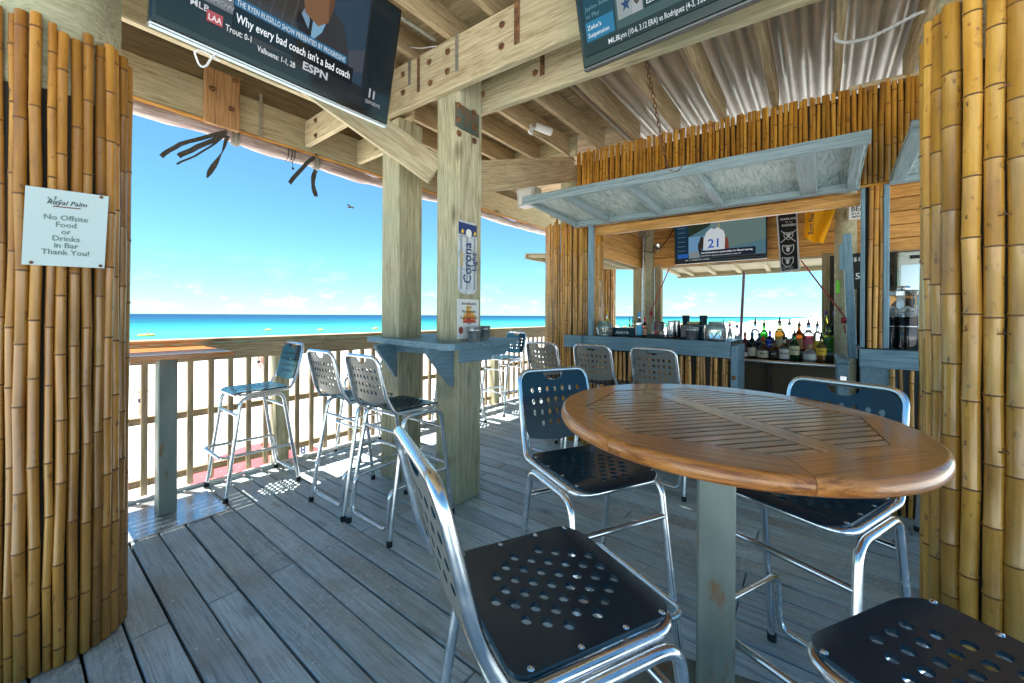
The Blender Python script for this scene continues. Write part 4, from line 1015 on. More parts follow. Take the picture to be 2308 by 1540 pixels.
for k in range(5): board('ceiling_joist', (3.8, 1.8-.75*k, 2.72), (5.6, 1.8-.75*k, 2.72), .04, .11, M_RAFTER, hut)
# purple-grey pole in the back opening
t = thing('awning_pole', 'weathered purple-grey pole propping the rear awning', 'pole', (5.85, 1.06, -.05))
pa, pb2 = onx(1668, 790, 5.85), onx(1677, 612, 5.85)
MB().tube([(pa.x, pa.y, -.06), pa, pb2], [.019, .018, .016], 8).build('pole', plain('purple_grey_paint', (.24, .15, .22), .6, var=.35, nscale=20), t)
# rear and side awnings (propped open, battened underside)
def awning(label, c0, c1, o0, o1, battens, mat_p, mat_f, th=.035, bw=.045, rail=.07, name='awning'):
    """c0,c1 hinge ends; o0,o1 outer ends"""
    c0, c1, o0, o1 = map(Vector, (c0, c1, o0, o1)); t = thing(name, label, 'awning', c0)
    ux = (c1-c0).normalized(); n = (o0-c0).cross(c1-c0).normalized()
    if n.z < 0: n = -n
    w = (o0-c0).length; M = basis(c0, ux, y=(o0-c0)); L = (c1-c0).length; zs = 1 if (M.to_3x3() @ Vector((0, 0, 1))).z > 0 else -1
    MB().box((0, 0, -.006), (L, w, .006)).build('panel', mat_p, t, M @ Matrix.Translation((0, 0, zs*(th/2+.0065))))
    board('hinge_rail', c0+(o0-c0).normalized()*.03, c1+(o0-c0).normalized()*.03, .06, th, mat_f, t, up=n)
    board('outer_rail', o0-n*(rail/2-.03), o1-n*(rail/2-.03), .035, rail, mat_f, t, up=n)
    for u, b_ in battens:
        a = c0.lerp(c1, u); e_ = o0.lerp(o1, u); d = (e_-a).normalized(); board('batten', a+d*.062, e_-d*.02, b_, th, mat_f, t, up=n)
    return t
awning('rear timber awning propped open over the back counter', (5.68, -.15, 2.03), (5.68, 1.80, 2.03), (6.60, -.15, 1.995), (6.60, 1.80, 1.985), [(u, .05) for u in (.03, .2, .37, .55, .72, .88, .98)], M_PINE, M_PINE)
awning('side timber awning propped open on the seaward side of the hut', (4.05, 2.09, 2.02), (5.55, 2.09, 2.02), (4.05, 2.95, 2.10), (5.55, 2.95, 2.10), [(u, .05) for u in (.03, .33, .66, .97)], M_PINE, M_PINE)
HZ = 2.262
ya_ = lambda px, py: (onx(px, py, 2.85).y+.21)/2.21
aw = awning('slate blue hinged awning with plywood underside propped open over the bar', (XF-.03, -.21, HZ-.012), (XF-.03, 2.03, HZ+.02), (2.85, -.21, 2.315), (2.85, 2.11, 2.372),
            [(.02, .05), (.125, .10), (.385, .045), (.60, .045), (.83, .05), (.985, .04)], M_GREYPLY, M_GBLUE, th=.05)
awning('second slate blue awning propped open beside the golden bamboo column', (XF-.03, -1.5, HZ-.03), (XF-.03, -.36, HZ-.012), (2.85, -1.5, 2.29), (2.85, -.36, 2.315), [(.03, .05), (.5, .05), (.965, .07)], M_GREYPLY, M_GBLUE)
# white loudspeaker at the hut corner
t = thing('loudspeaker', 'white weatherproof loudspeaker fixed above the hut corner behind the awning tip', 'speaker', onx(1192, 450, 3.75))
pz = onx(1192, 447, 3.72)
MB().prism([(-.10, -.10), (.10, -.09), (.13, .10), (-.13, .10)], -.07, .07).build('cabinet', plain('dull_white_plastic', (.42, .42, .40), .5), t, basis(pz, (0, -1, 0), y=(0, 0, 1)))
MB().box((-.09, -.075, .07), (.09, .08, .076), .002).build('grille', plain('white_mesh', (.55, .55, .53), .6), t, basis(pz, (0, -1, 0), y=(0, 0, 1)))
MB().box((-.02, -.02, -.14), (.02, .02, -.07)).build('bracket', M_WHITEP, t, basis(pz, (0, -1, 0), y=(0, 0, 1)))
# far bamboo column beyond the hut
bc = thing('bamboo_column', 'bamboo clad column standing beyond the hut, seen through its side opening', 'column', (6.35, 2.95, 0))
MB().lathe([(.15, 0), (.15, 2.6)], 16).build('core', M_POST, bc, I4((6.35, 2.95, 0)))
for k in range(28):
    a = 2*math.pi*k/28; pole((6.35+.18*math.cos(a), 2.95+.18*math.sin(a), .002), 2.25, .0185, M_BAMF, bc, 7, 6, .3)

# ------------------------------------------------------------------ bar counter
M_CTOP = plain('dark_countertop', (.045, .05, .055), .22, var=.3, nscale=9)
ctr = thing('bar_counter', 'slate blue bar counter faced with upright bamboo', 'counter', (XF, 1.3, 0))
board('front_board', (XF-.025, .585, 1.064), (XF-.025, 1.93, 1.074), .04, .132, M_BLUE, ctr)
board('front_board', (XF-.055, 1.93, 1.074), (XF-.055, 2.14, 1.078), .04, .128, M_BLUE, ctr)
MB().box((XF-.003, .585, 1.10), (4.18, 1.84, 1.1335), .003).build('countertop', M_CTOP, ctr)
cb = MB().box((XF+.035, .62, 0), (XF+.05, 1.95, 1.06)).build('backing', M_DARK, ctr)
y = 1.97
while y > .63:
    r = random.choice((.0125, .0145, .0165)); y -= r+random.uniform(.001, .005)
    pole((XF+.015, y, .002), .99, r, M_BAMF, cb, 7, 7, .26, .02); y -= r+.001
MB().box((XF-.02, .535, 0), (XF+.10, .583, 1.10), .004).build('end_post', M_BLUE, ctr); MB().box((XF+.103, .545, 0), (4.15, .58, 1.095), .004).build('end_panel', M_BLUE, ctr)
for z in (.62, .82): MB().box((XF-.024, .545, z), (XF-.019, .575, z+.035), .001).build('hinge_plate', M_RUST, ctr)
ctr2 = thing('service_counter', 'short slate blue counter beside the golden bamboo column with a drinks dispenser on it', 'counter', (XF, -.8, 0))
board('front_board', (XF-.025, -.215, 1.058), (XF-.025, -1.5, 1.05), .04, .126, M_BLUE, ctr2)
MB().box((XF-.003, -1.5, 1.095), (4.2, -.225, 1.125), .003).build('countertop', M_CTOP, ctr2)
MB().box((XF-.004, -.385, 0), (XF+.03, -.222, .993), .004).build('panel', M_BLUE, ctr2)
MB().box((XF+.035, -1.5, 0), (XF+.05, -.24, .99)).build('backing', plain('blue_backing', (.06, .09, .11), .8), ctr2)
y = -.40
while y > -1.3:
    r = random.choice((.0125, .014, .016)); pole((XF+.012, y, .002), .99, r, M_BAMF, ctr2, 8, 6, .24, .03); y -= 2*r+random.uniform(.004, .02)
gt = thing('half_gate', 'slate blue half-height gate standing open in the bar entrance', 'gate', (XF+.05, -.13, .1))
MB().box((3.76, -.165, .12), (4.34, -.100, 1.0), .006).build('gate_panel', M_BLUE, gt); MB().box((3.75, -.172, 1.0), (4.36, -.093, 1.035), .012).build('cap_board', M_BLUE, gt)
for z in (.3, .85): MB().box((3.752, -.15, z), (3.76, -.115, z+.06), .001).build('hinge', M_STEEL, gt)
# back counter and bottle shelf
bk = thing('back_counter', 'dark wooden back counter with a rounded steel edge carrying the bottles', 'counter', (5.1, .5, 0))
MB().box((5.03, -.13, .84), (5.56, 1.98, .878), .004).build('worktop', plain('dark_varnished_top', (.055, .038, .028), .12, coat=.5), bk)
MB().tube([(5.03, -.13, .858), (5.03, 1.98, .858)], .020, 10).build('edge_rail', M_STEEL, bk)
MB().box((5.10, -.13, 0), (5.13, 1.98, .84)).build('front_panel', wood('dark_plywood', (.07, .055, .03), (.11, .085, .05), (.15, .12, .07), .7), bk)
board('panel_batten', (5.09, .43, .02), (5.09, .43, .83), .02, .05, M_DARK, bk, up=(0, 1, 0))
board('bottle_shelf', (5.42, -.13, .955), (5.42, 1.55, .955), .22, .03, M_BLUE, bk)
MB().box((5.32, -.13, .879), (5.335, 1.5, .94)).build('shelf_riser', M_DARK, bk)

# ------------------------------------------------------------------ bottles
_gl = {}
def glass(col, tr=1.0, rough=.04):
    k = (col, tr, rough)
    if k not in _gl: _gl[k] = plain('bottle_glass', col, rough, trans=tr, ior=1.42)
    return _gl[k]
def paper(col):
    k = ('p', col)
    if k not in _gl: _gl[k] = plain('bottle_label', col, .55)
    return _gl[k]
SHAPES = {'tall': [(.96, 0), (1, .02), (1, .56), (.93, .64), (.55, .72), (.36, .78), (.33, .92), (.38, .925), (.38, .95)],
          'squat': [(.9, 0), (1, .03), (1, .42), (.97, .52), (.75, .62), (.4, .70), (.33, .76), (.32, .92), (.38, .925), (.38, .95)],
          'round': [(.8, 0), (.98, .05), (1, .35), (.9, .50), (.6, .60), (.36, .68), (.32, .82), (.4, .83), (.4, .88)],
          'cone': [(.95, 0), (1, .03), (.92, .30), (.6, .60), (.36, .80), (.32, .92), (.36, .95)]}
def bottle(p, r, h, shape, gcol, label, liq=None, fill=.5, lab=None, cap=(.02, .02, .02), pour=True, txt=None, tcol=(.03, .03, .03)):
    p = Vector(p); M0 = I4(p, math.atan2(-p.y, -p.x)); t = thing('bottle', label, 'bottle', M0, 'bottles along the bar')
    pr = [(a*r, b*h) for a, b in SHAPES[shape]]
    MB().lathe(pr, 14).build('glass_body', glass(gcol, .72 if min(gcol) > .7 else .95), t, M0)
    if liq:
        q = [(a*r*.90, b*h) for a, b in SHAPES[shape] if b < fill]; q[0] = (q[0][0], .006*1); q.append((q[-1][0], fill*h)); MB().lathe(q, 14).build('liquid', glass(liq, .55, .1), t, M0)
    if lab:
        col, z0, z1 = lab; n = 9; v = []
        for k in range(n):
            a = math.radians(-78+156*k/(n-1)); v += [(r*1.012*math.cos(a), r*1.012*math.sin(a), z0*h), (r*1.012*math.cos(a), r*1.012*math.sin(a), z1*h)]
        MB().add(v, [(2*k, 2*k+2, 2*k+3, 2*k+1) for k in range(n-1)], True).build('label', paper(col), t, M0)
        if txt: lettering(txt, r*.42, paper(tcol), t, M0 @ basis((r*1.03, 0, (z0*.5+z1*.5)*h), (0, 1, 0), y=(0, 0, 1)), 'CENTER', .0006, .9)
    zt = pr[-1][1]; rn = pr[-1][0]
    if pour: MB().lathe([(rn*1.05, zt-.002), (rn*1.05, zt+.018), (rn*.55, zt+.024), (rn*.32, zt+.06), (rn*.2, zt+.065)], 10).build('pourer', paper(cap), t, M0)
    else: MB().lathe([(rn*1.15, zt-.03), (rn*1.2, zt-.028), (rn*1.2, zt+.012), (rn*.9, zt+.016)], 10).build('cap', paper(cap), t, M0)
    return t
ZC, ZS = .879, .971
def bfront(px, ytop, ybase, w, *a, **k):
    p = onx(px, ybase, 5.17); dep = Vector((p.x, p.y, 0)).dot(FW); h = (ybase-ytop)/FPX*dep; pour = k.get('pour', True)
    bottle((p.x, p.y, ZC), w/2/FPX*dep*1.0, (h-.055)/.95 if pour else h/.95, *a, **k)
def bback(px, ytop, w, *a, X=5.40, **k):
    b = onx(px, 784, X); dep = Vector((X, b.y, 0)).dot(FW); top = onx(px, ytop, X).z; pour = k.get('pour', True)
    bottle((X, b.y, ZS), w/2/FPX*dep*1.0, (top-ZS-.055)/.95 if pour else (top-ZS)/.95, *a, **k)
CLR = (.70, .78, .80)
bfront(1679, 738, 800, 16, 'tall', (.35, .05, .05), 'dark red bottle with a white label at the entrance end of the back counter', (.2, .02, .02), .6, ((.75, .72, .7), .05, .22), (.35, .03, .03))
bfront(1695, 738, 802, 18, 'tall', (.04, .05, .06), 'dark bottle with a blue neck and cream label', (.02, .02, .03), .6, ((.62, .58, .48), .08, .42), (.05, .2, .55))
bfront(1720, 750, 802, 24, 'squat', (.60, .30, .10), 'squat amber bottle with red wax neck and cream label', (.30, .11, .02), .5, ((.70, .62, .44), .06, .42), (.45, .04, .03), txt="MARK")
bfront(1743, 758, 806, 21, 'squat', (.55, .32, .14), 'square-shouldered whiskey bottle with a black label', (.22, .08, .02), .45, ((.015, .015, .017), .08, .5), txt='No.7', tcol=(.7, .7, .68))
bfront(1768, 747, 805, 21, 'squat', (.80, .68, .45), 'pale whiskey bottle with a white label and round red seal', (.42, .20, .05), .30, ((.72, .72, .70), .05, .5), txt='JIM BEAM')
bfront(1790, 740, 807, 20, 'tall', (.05, .36, .10), 'green whiskey bottle with a large cream label', (.03, .20, .05), .6, ((.66, .64, .38), .22, .56), txt='JAMESON')
bfront(1825, 770, 808, 26, 'round', (.80, .84, .82), 'squat clear tequila bottle with a round cork stopper', None, .4, ((.55, .62, .58), .12, .42), (.42, .28, .14), pour=False)
bfront(1851, 742, 807, 19, 'tall', (.85, .66, .25), 'gold tequila bottle with a yellow label', (.55, .27, .05), .58, ((.80, .50, .03), .28, .56), txt='Cuervo')
bback(1702, 719, 16, 'tall', CLR, 'clear bottle with pale red print on the bottle shelf', None, .5, ((.7, .55, .55), .1, .3))
bback(1722, 722, 16, 'tall', (.10, .65, .10), 'bright green bottle on the bottle shelf', (.08, .5, .06), .6)
bback(1735, 740, 15, 'tall', (.05, .10, .65), 'cobalt blue vodka bottle', (.03, .06, .5), .5, ((.04, .08, .5), .1, .4), txt='SKYY', tcol=(.8, .8, .85), X=5.36)
bback(1757, 717, 19, 'tall', (.85, .66, .25), 'large amber rum bottle with a cream label', (.60, .33, .05), .66, ((.68, .58, .36), .1, .38))
bback(1779, 720, 18, 'cone', CLR, 'clear bottle with a brown slanted label', (.35, .2, .1), .2, ((.25, .10, .06), .12, .38))
bback(1801, 723, 18, 'tall', (.80, .42, .12), 'orange liqueur bottle with a brown label', (.70, .28, .05), .85, ((.45, .22, .10), .06, .42))
bback(1822, 721, 20, 'tall', CLR, 'liqueur bottle filled with pink-red drink', (.75, .06, .10), .55, ((.50, .10, .16), .06, .42))
bback(1842, 723, 16, 'tall', CLR, 'liqueur bottle with a yellow label', (.75, .62, .10), .4, ((.78, .60, .06), .06, .38))
bback(1861, 704, 12, 'tall', (.70, .66, .12), 'yellow wine bottle with a purple capsule', (.5, .5, .05), .6, None, (.16, .06, .34), X=5.48, pour=False)
bback(1867, 727, 22, 'tall', CLR, 'liqueur bottle half full of bright green drink', (.10, .62, .06), .55, ((.10, .42, .06), .06, .16))
bback(1880, 704, 13, 'tall', (.02, .03, .03), 'dark wine bottle with a purple capsule', None, .6, ((.5, .55, .58), .12, .4), (.16, .06, .34), X=5.48, pour=False)
bback(1891, 718, 24, 'cone', (.85, .93, .88), 'cone-shaped clear bottle with a navy label and green drink', (.03, .30, .08), .22, ((.03, .05, .12), .30, .45), (.35, .5, .05), txt='BOLS', tcol=(.75, .78, .8))
bback(1661, 727, 16, 'cone', (.90, .94, .97), 'frosted white juice pourer bottle by the purple-grey pole', None, .5, X=5.40)
bback(1711, 745, 13, 'tall', (.20, .30, .45), 'small dark bottle behind the squat amber one', (.1, .12, .2), .5, X=5.37)

# ------------------------------------------------------------------ things on the bar counter
ZB = 1.1345
def oncnt(px, X): p = onx(px, 760, X); return Vector((X, p.y, ZB))
def size(px, X): p = oncnt(px, X); return p.dot(Vector((FW.x, FW.y, 0)))/FPX
def lantern(px, X, wpx, hpx, label):
    p = oncnt(px, X); s_ = size(px, X); r = wpx*s_/2*.92; h = hpx*s_; M0 = I4(p); t = thing('jar_lantern', label, 'lantern', M0)
    MB().lathe([(r*.85, 0), (r*.9, .004), (r*.9, .015), (r*.88, .018)], 20).build('base', M_GALV, t, M0)
    MB().lathe([(r*.88, .018), (r, h*.3), (r*.98, h*.55)], 20, cap0=False, cap1=False).build('glass_jar', glass((.88, .92, .92), .85), t, M0)
    MB().lathe([(r*.99, h*.55), (r*1.0, h*.60), (r*.90, h*.78), (r*.66, h*.90), (r*.66, h*.96), (r*.72, h), (r*.60, h), (r*.60, h*.9)], 20, cap0=False, cap1=False).build('metal_lid', plain('verdigris_metal', (.30, .38, .36), .4, .7, var=.3, nscale=20), t, M0)
    m = MB(); n = 9
    for k in range(n):
        a, b = 2*math.pi*k/n, 2*math.pi*(k+.5)/n; c = 2*math.pi*(k+1)/n
        for u, w in ((a, b), (c, b)): m.tube([(r*1.02*math.cos(u), r*1.02*math.sin(u), h*.55), (r*1.03*math.cos((u+w)/2), r*1.03*math.sin((u+w)/2), h*.31), (r*.92*math.cos(w), r*.92*math.sin(w), .015)], .0022, 5)
    m.build('wire_net', M_STRAP, t, M0)
    m = MB().tube([(r*1.05*math.cos(a)*math.cos(2.3)*1.05, r*1.05*math.cos(a)*math.sin(2.3)*1.05, h*.55+r*.85*math.sin(a)*(.25 if a > 0 else 1)) for a in [math.pi*i/12 for i in range(13)]], .007, 7)
    m.build('rope_handle', plain('jute_rope', (.36, .25, .13), .9, var=.3, nscale=60), t, M0)
lantern(1362, 3.83, 39, 33, 'jar lantern with verdigris lid on the counter beside the blue trim')
lantern(1613, 3.86, 46, 41, 'jar lantern with netting and rope handle on the counter near the end post')
p = oncnt(1545, 3.82)
bucket('metal_bucket', 'small galvanised bucket with two ears on the bar counter in front of the caddy', oncnt(1559, 3.80), 15*size(1559, 3.8), 28*size(1559, 3.8), True)
for px, lab in ((1513, 'polished steel cocktail shaker tin on the bar mat beside its twin'), (1524, 'steel cocktail shaker tin with a reddish reflection beside the napkin caddy')):
    X = 3.86 if px < 1520 else 3.95; p = oncnt(px, X); s_ = size(px, X); h = 37*s_; M0 = I4(p+Vector((0, 0, .006))); t = thing('cocktail_shaker', lab, 'shaker', M0)
    MB().lathe([(10*s_, 0), (10.5*s_, .004), (7.8*s_, h*.94), (7.9*s_, h), (7.2*s_, h)], 20).build('tin', M_STEEL, t, M0)
    MB().lathe([(7.95*s_, h), (8.2*s_, h+.002), (7.95*s_, h+.004)], 20).build('rim', M_STEEL, t, M0)
a, b = oncnt(1430, 3.84), oncnt(1536, 3.80)
tag(MB().box((3.77, b.y, ZB), (3.98, a.y, ZB+.005), .002).build('bar_mat', M_RUBBER), 'black rubber bar mat lying on the counter', 'mat')
a, b = oncnt(1380, 3.90), oncnt(1434, 3.90)
t = thing('bar_caddy', 'long black bar box with white lettering on the counter', 'box', (3.9, a.y, ZB)); s_ = size(1400, 3.9)
MB().box((3.88, b.y, ZB), (4.02, a.y, ZB+19*s_), .006).build('box', M_BLACK, t)
lettering('ANAYA', 9*s_, paper((.75, .75, .75)), t, basis((3.8785, a.y-.045, ZB+5*s_), (0, -1, 0), y=(0, 0, 1)), 'LEFT', .0008)
# napkin caddy
a, b = oncnt(1535, 3.93), oncnt(1588, 3.93); s_ = size(1560, 3.93)
t = thing('napkin_caddy', 'black napkin caddy with two tall cup holders on the bar counter', 'caddy', (3.93, a.y, ZB))
MB().box((3.90, b.y, ZB), (4.06, a.y, ZB+32*s_), .006).build('box', M_BLACK, t)
for q in (a.y-.025, b.y+.025): MB().lathe([(.024, 0), (.034, 52*s_), (.030, 52*s_), (.022, .02)], 14).build('cup_holder', M_BLACK, t, I4((4.0, q, ZB+.001)))
MB().box((3.93, (a.y+b.y)/2-.05, ZB+32*s_), (4.03, (a.y+b.y)/2+.05, ZB+38*s_), .004).build('napkins', plain('brown_napkins', (.62, .42, .22), .9), t)
# pitcher
p = oncnt(1484, 4.02); s_ = size(1484, 4.02); h = 34*s_; M0 = I4(p); t = thing('pitcher', 'clear ribbed plastic pitcher on the bar counter', 'pitcher', M0)
MB().lathe([(10*s_, 0), (11*s_, .004), (12.5*s_, h), (11.7*s_, h), (10.2*s_, .01), (0.001, .01)], 20, cap1=False).build('body', glass((.92, .95, .95), .9), t, M0)
MB().tube([(0, -12*s_, h*.9), (0, -17*s_, h*.86), (0, -17.5*s_, h*.5), (0, -12*s_, h*.3)], 1.4*s_, 8).build('handle', glass((.92, .95, .95), .9), t, M0)
# small counter bottles
def bcnt(px, ytop, w, X, *a, **k):
    p = oncnt(px, X); s_ = size(px, X); top = onx(px, ytop, X).z; pour = k.get('pour', True)
    bottle(p, w/2*s_*.9, max(.04, (top-ZB-(.055 if pour else 0))/.95), *a, **k)
bcnt(1441, 708, 15, 3.86, 'tall', CLR, 'clear bottle with a sky blue cap and yellow print on the counter', (.2, .5, .7), .5, ((.10, .42, .68), .08, .5), (.05, .35, .75), pour=False)
bcnt(1453, 718, 12, 3.90, 'tall', (.25, .10, .05), 'brown bottle with a red-orange neck on the counter', (.2, .06, .03), .5, ((.6, .3, .2), .1, .4), (.6, .1, .05), pour=False)
for i, px in enumerate((1419, 1425, 1431)):
    bcnt(px, 712+2*i, 6, 4.06, 'tall', ((.35, .4, .2), (.8, .8, .8), (.6, .5, .15))[i], ('tiny dark green dropper bottle', 'tiny white dropper bottle', 'tiny straw-coloured dropper bottle')[i]+' behind the black bar box', None, .5, ((.75, .72, .6), .1, .5))
bcnt(1368, 697, 10, 4.02, 'tall', (.85, .85, .82), 'white squeeze bottle with a bright yellow top behind the jar lantern', None, .5, ((.80, .66, .05), .2, .75), (.80, .60, .02))
bcnt(1631, 722, 14, 4.08, 'cone', (.93, .95, .97), 'clear juice pourer bottle behind the jar lantern with netting', None)
bcnt(1645, 722, 13, 4.10, 'cone', (.85, .9, .92), 'white juice pourer bottle at the end of the bar counter', None)
bcnt(1597, 730, 10, 4.10, 'tall', (.5, .45, .3), 'small amber bottle between napkin caddy and lantern', (.3, .2, .05), .5)
# garnish tray
a, b = oncnt(1458, 3.93), oncnt(1500, 3.93)
t = thing('garnish_tray', 'low tray of coloured garnishes and packets on the counter', 'tray', (3.93, a.y, ZB)); MB().box((3.90, b.y, ZB), (4.0, a.y, ZB+.03), .004).build('tray', M_BLACK, t)
for k in range(14):
    c = random.choice(((.6, .05, .05), (.75, .7, .6), (.1, .45, .12), (.75, .35, .05), (.7, .7, .72)))
    MB().box((-.012, -.014, 0), (.012, .014, .035), .003).build('packet', paper(c), t, I4((random.uniform(3.915, 3.985), random.uniform(b.y+.02, a.y-.02), ZB+.022), random.random()*3) @ Matrix.Rotation(random.uniform(-.5, .5), 4, 'X'))

# ------------------------------------------------------------------ hut interior things
o3 = onx(1523, 590, 5.46); e3 = onx(1726, 578, 5.46); W3 = o3.y-e3.y
t, P, T = tv('television inside the bar showing a player in a white shirt numbered 21', (5.46, o3.y, o3.z-.01), (0, -1, 0), (-.03, 0, 1), W3, W3*.56, .05, .012, .02, trim=M_TVG)
P(R4(0, .06, .16, 1), (.008, .03, .055)); P(R4(.16, .0, 1, 1), (.07, .15, .19)); P([(.5, .2), (1, .35), (1, 1), (.45, 1)], (.11, .17, .16)); P([(.16, .55), (.4, .75), (.5, 1), (.16, 1)], (.02, .03, .02)); P(R4(.16, .12, .34, .55), (.13, .26, .42)); P([(.45, .9), (.52, .9), (.52, .5), (.45, .5)], (.25, .24, .12))
P([(.30, .12), (.33, .45), (.37, .62), (.42, .70), (.50, .70), (.56, .62), (.59, .45), (.60, .12)], (.50, .55, .58)); P([(.28, .14), (.27, .35), (.31, .55), (.34, .5), (.33, .14)], (.03, .025, .02)); P([(.575, .2), (.58, .5), (.61, .45), (.625, .2)], (.16, .05, .03)); P(ell(.46, .78, .045, .11, 16), (.12, .18, .2)); P(R4(.33, .10, .57, .16), (.05, .16, .5))
T('21', .385, .27, .27, (.02, .07, .36), .6, .006)
P(R4(.30, .055, .90, .215), (.008, .015, .03)); T('Harold Henderson named arbiter for Elliott\'s hearing', .31, .145, .055, (.75, .8, .82), .6, .0008, sx=.84); T('Ezekiel Elliott\'s appeal hearing scheduled for August 29', .31, .085, .042, (.6, .65, .68), .5, .0003, sx=.84); P(R4(.17, .07, .285, .20), (.2, .22, .22)); T('NFL LIVE', .31, .225, .045, (.05, .3, .55), .6, .0006)
P(R4(.03, .08, .155, .17), (.02, .10, .36)); T('NFL LIVE', .05, .88, .06, (.6, .65, .7), .5, .0008); P(R4(0, 0, 1, .05), (.01, .014, .02)); T('MLB   vs  Rodriguez (4-3, 3.80 ERA)', .12, .01, .035, (.5, .55, .58), .5)
for i in range(6): T('Story of the day', .03, .24+.105*i, .035, (.25, .32, .36), .4, .0002, sx=.8) if False else P(R4(.03, .24+.105*i, .12, .25+.105*i), (.14, .18, .2))
# vertical pennant banner
M_FELT = plain('black_felt', (.012, .012, .013), .95, var=.2, nscale=90); M_SILF = plain('silver_felt', (.55, .56, .57), .8)
q = [onx(*p_, 5.33) for p_ in ((1759, 615), (1803, 609), (1797, 476), (1749, 483))]
t = thing('pennant_banner', 'tall black and silver team banner with shields hanging inside the bar', 'banner', (5.33, q[0].y, q[0].z))
m = MB(); v = [tuple(p_) for p_ in q]+[(p_.x+.004, p_.y, p_.z) for p_ in q]; m.add(v, [(0, 1, 2, 3), (7, 6, 5, 4), (0, 4, 5, 1), (1, 5, 6, 2), (2, 6, 7, 3), (3, 7, 4, 0)]).build('border', M_SILF, t)
cen = sum(q, Vector())/4; v = [(p_.x-.003, cen.y+(p_.y-cen.y)*.84, cen.z+(p_.z-cen.z)*.95) for p_ in q]; MB().add(v, [(0, 1, 2, 3)]).build('field', M_FELT, t)
MBn = basis((5.326, cen.y, cen.z), (0, -1, 0), y=(0, 0, 1)) @ Matrix.Rotation(-.02, 4, 'Z'); HB = (q[3].z-q[0].z)
bw_ = abs(q[1].y-q[0].y)
lettering('OAKLAND', bw_*.19, M_SILF, t, MBn @ Matrix.Translation((0, HB*.37, 0)), 'CENTER', .0012); lettering('EST. 1960', bw_*.09, M_SILF, t, MBn @ Matrix.Translation((0, HB*.325, 0)), 'CENTER', .0003); lettering('RAIDERS', bw_*.19, M_SILF, t, MBn @ Matrix.Translation((0, HB*.265, 0)), 'CENTER', .0012)
def shield(yc, s_, swords):
    o = [(-.5, .42), (-.46, .5), (0, .44), (.46, .5), (.5, .42), (.48, -.05), (.3, -.36), (0, -.52), (-.3, -.36), (-.48, -.05)]
    MB().add([(x*s_, yc+y_*s_, .0005) for x, y_ in o], [tuple(range(10))]).build('emblem', M_SILF, t, MBn)
    MB().add([(x*s_*.86, yc+y_*s_*.86, .001) for x, y_ in o], [tuple(range(10))]).build('emblem', M_FELT, t, MBn)
    m = MB()
    if swords:
        for g in (-1, 1): m.add([(g*-.8*s_, yc-.75*s_, .0014), (g*-.72*s_, yc-.8*s_, .0014), (g*.8*s_, yc+.66*s_, .0014), (g*.73*s_, yc+.72*s_, .0014)], [(0, 1, 2, 3) if g > 0 else (3, 2, 1, 0)])
    m.add([(x*s_*.32, yc+y_*s_*.5+.03*s_, .0016) for x, y_ in ((-.5, .2), (-.2, .5), (.2, .5), (.5, .2), (.4, -.3), (0, -.55), (-.4, -.3))], [tuple(range(7))])
    m.build('emblem', M_SILF, t, MBn)
    lettering('RAIDERS', s_*.15, M_SILF, t, MBn @ Matrix.Translation((0, yc+.26*s_, .0018)), 'CENTER', .0006)
shield(HB*.10, bw_*.50, True); shield(-HB*.13, bw_*.62, False); shield(-HB*.335, bw_*.62, False)
lettering('COMMITMENT', bw_*.09, M_SILF, t, MBn @ Matrix.Translation((0, -HB*.43, 0)), 'CENTER', .0002); lettering('TO EXCELLENCE', bw_*.08, M_SILF, t, MBn @ Matrix.Translation((0, -HB*.46, 0)), 'CENTER', .0002)
MB().tube([onx(1749, 483, 5.34), onx(1774, 466, 5.5), onx(1797, 476, 5.34)], .002, 5).build('hanging_string', M_STRAP, t); MB().tube([onx(1746, 484, 5.335), onx(1800, 475, 5.335)], .006, 6).build('dowel', M_SILF, t)
# orange flag
t = thing('flag', 'orange cloth flag with dark print hanging from the lintel inside the bar', 'flag', onx(1850, 500, 5.2))
cp = [(1815, 466), (1836, 461), (1862, 456), (1892, 448)]; cb2 = [(1812, 537), (1826, 543), (1842, 547), (1856, 549)]
n, mm = 12, 10; v = []
def lerp_l(c, u): x = u*(len(c)-1); k = min(int(x), len(c)-2); f_ = x-k; return (c[k][0]*(1-f_)+c[k+1][0]*f_, c[k][1]*(1-f_)+c[k+1][1]*f_)
for j in range(mm+1):
    for i in range(n+1):
        A_, B_ = lerp_l(cp, i/n), lerp_l(cb2, i/n); w = j/mm; p_ = onx(A_[0]*(1-w)+B_[0]*w, A_[1]*(1-w)+B_[1]*w, 5.2); p_.x += .035*math.sin(i*.9+j*.25)*(.3+w); v.append(tuple(p_))
ff = [(j*(n+1)+i, (j+1)*(n+1)+i, (j+1)*(n+1)+i+1, j*(n+1)+i+1) for j in range(mm) for i in range(n)]
m = MB(); m.add(v, ff, True); m.build('cloth', cloth_mat('orange_cloth', (.92, .45, .01)), t)
p_ = onx(1834, 505, 5.14); lettering('Burnt Pine', .062, M_INKB, t, basis(p_, (-.1, -.05, 1), y=(-.1, 1, 0)), 'CENTER', .001, .8)
MB().tube([onx(1824, 471, 5.15), onx(1832, 477, 5.15), onx(1850, 466, 5.15), onx(1865, 476, 5.15)], .002, 5).build('print_line', M_INKB, t)
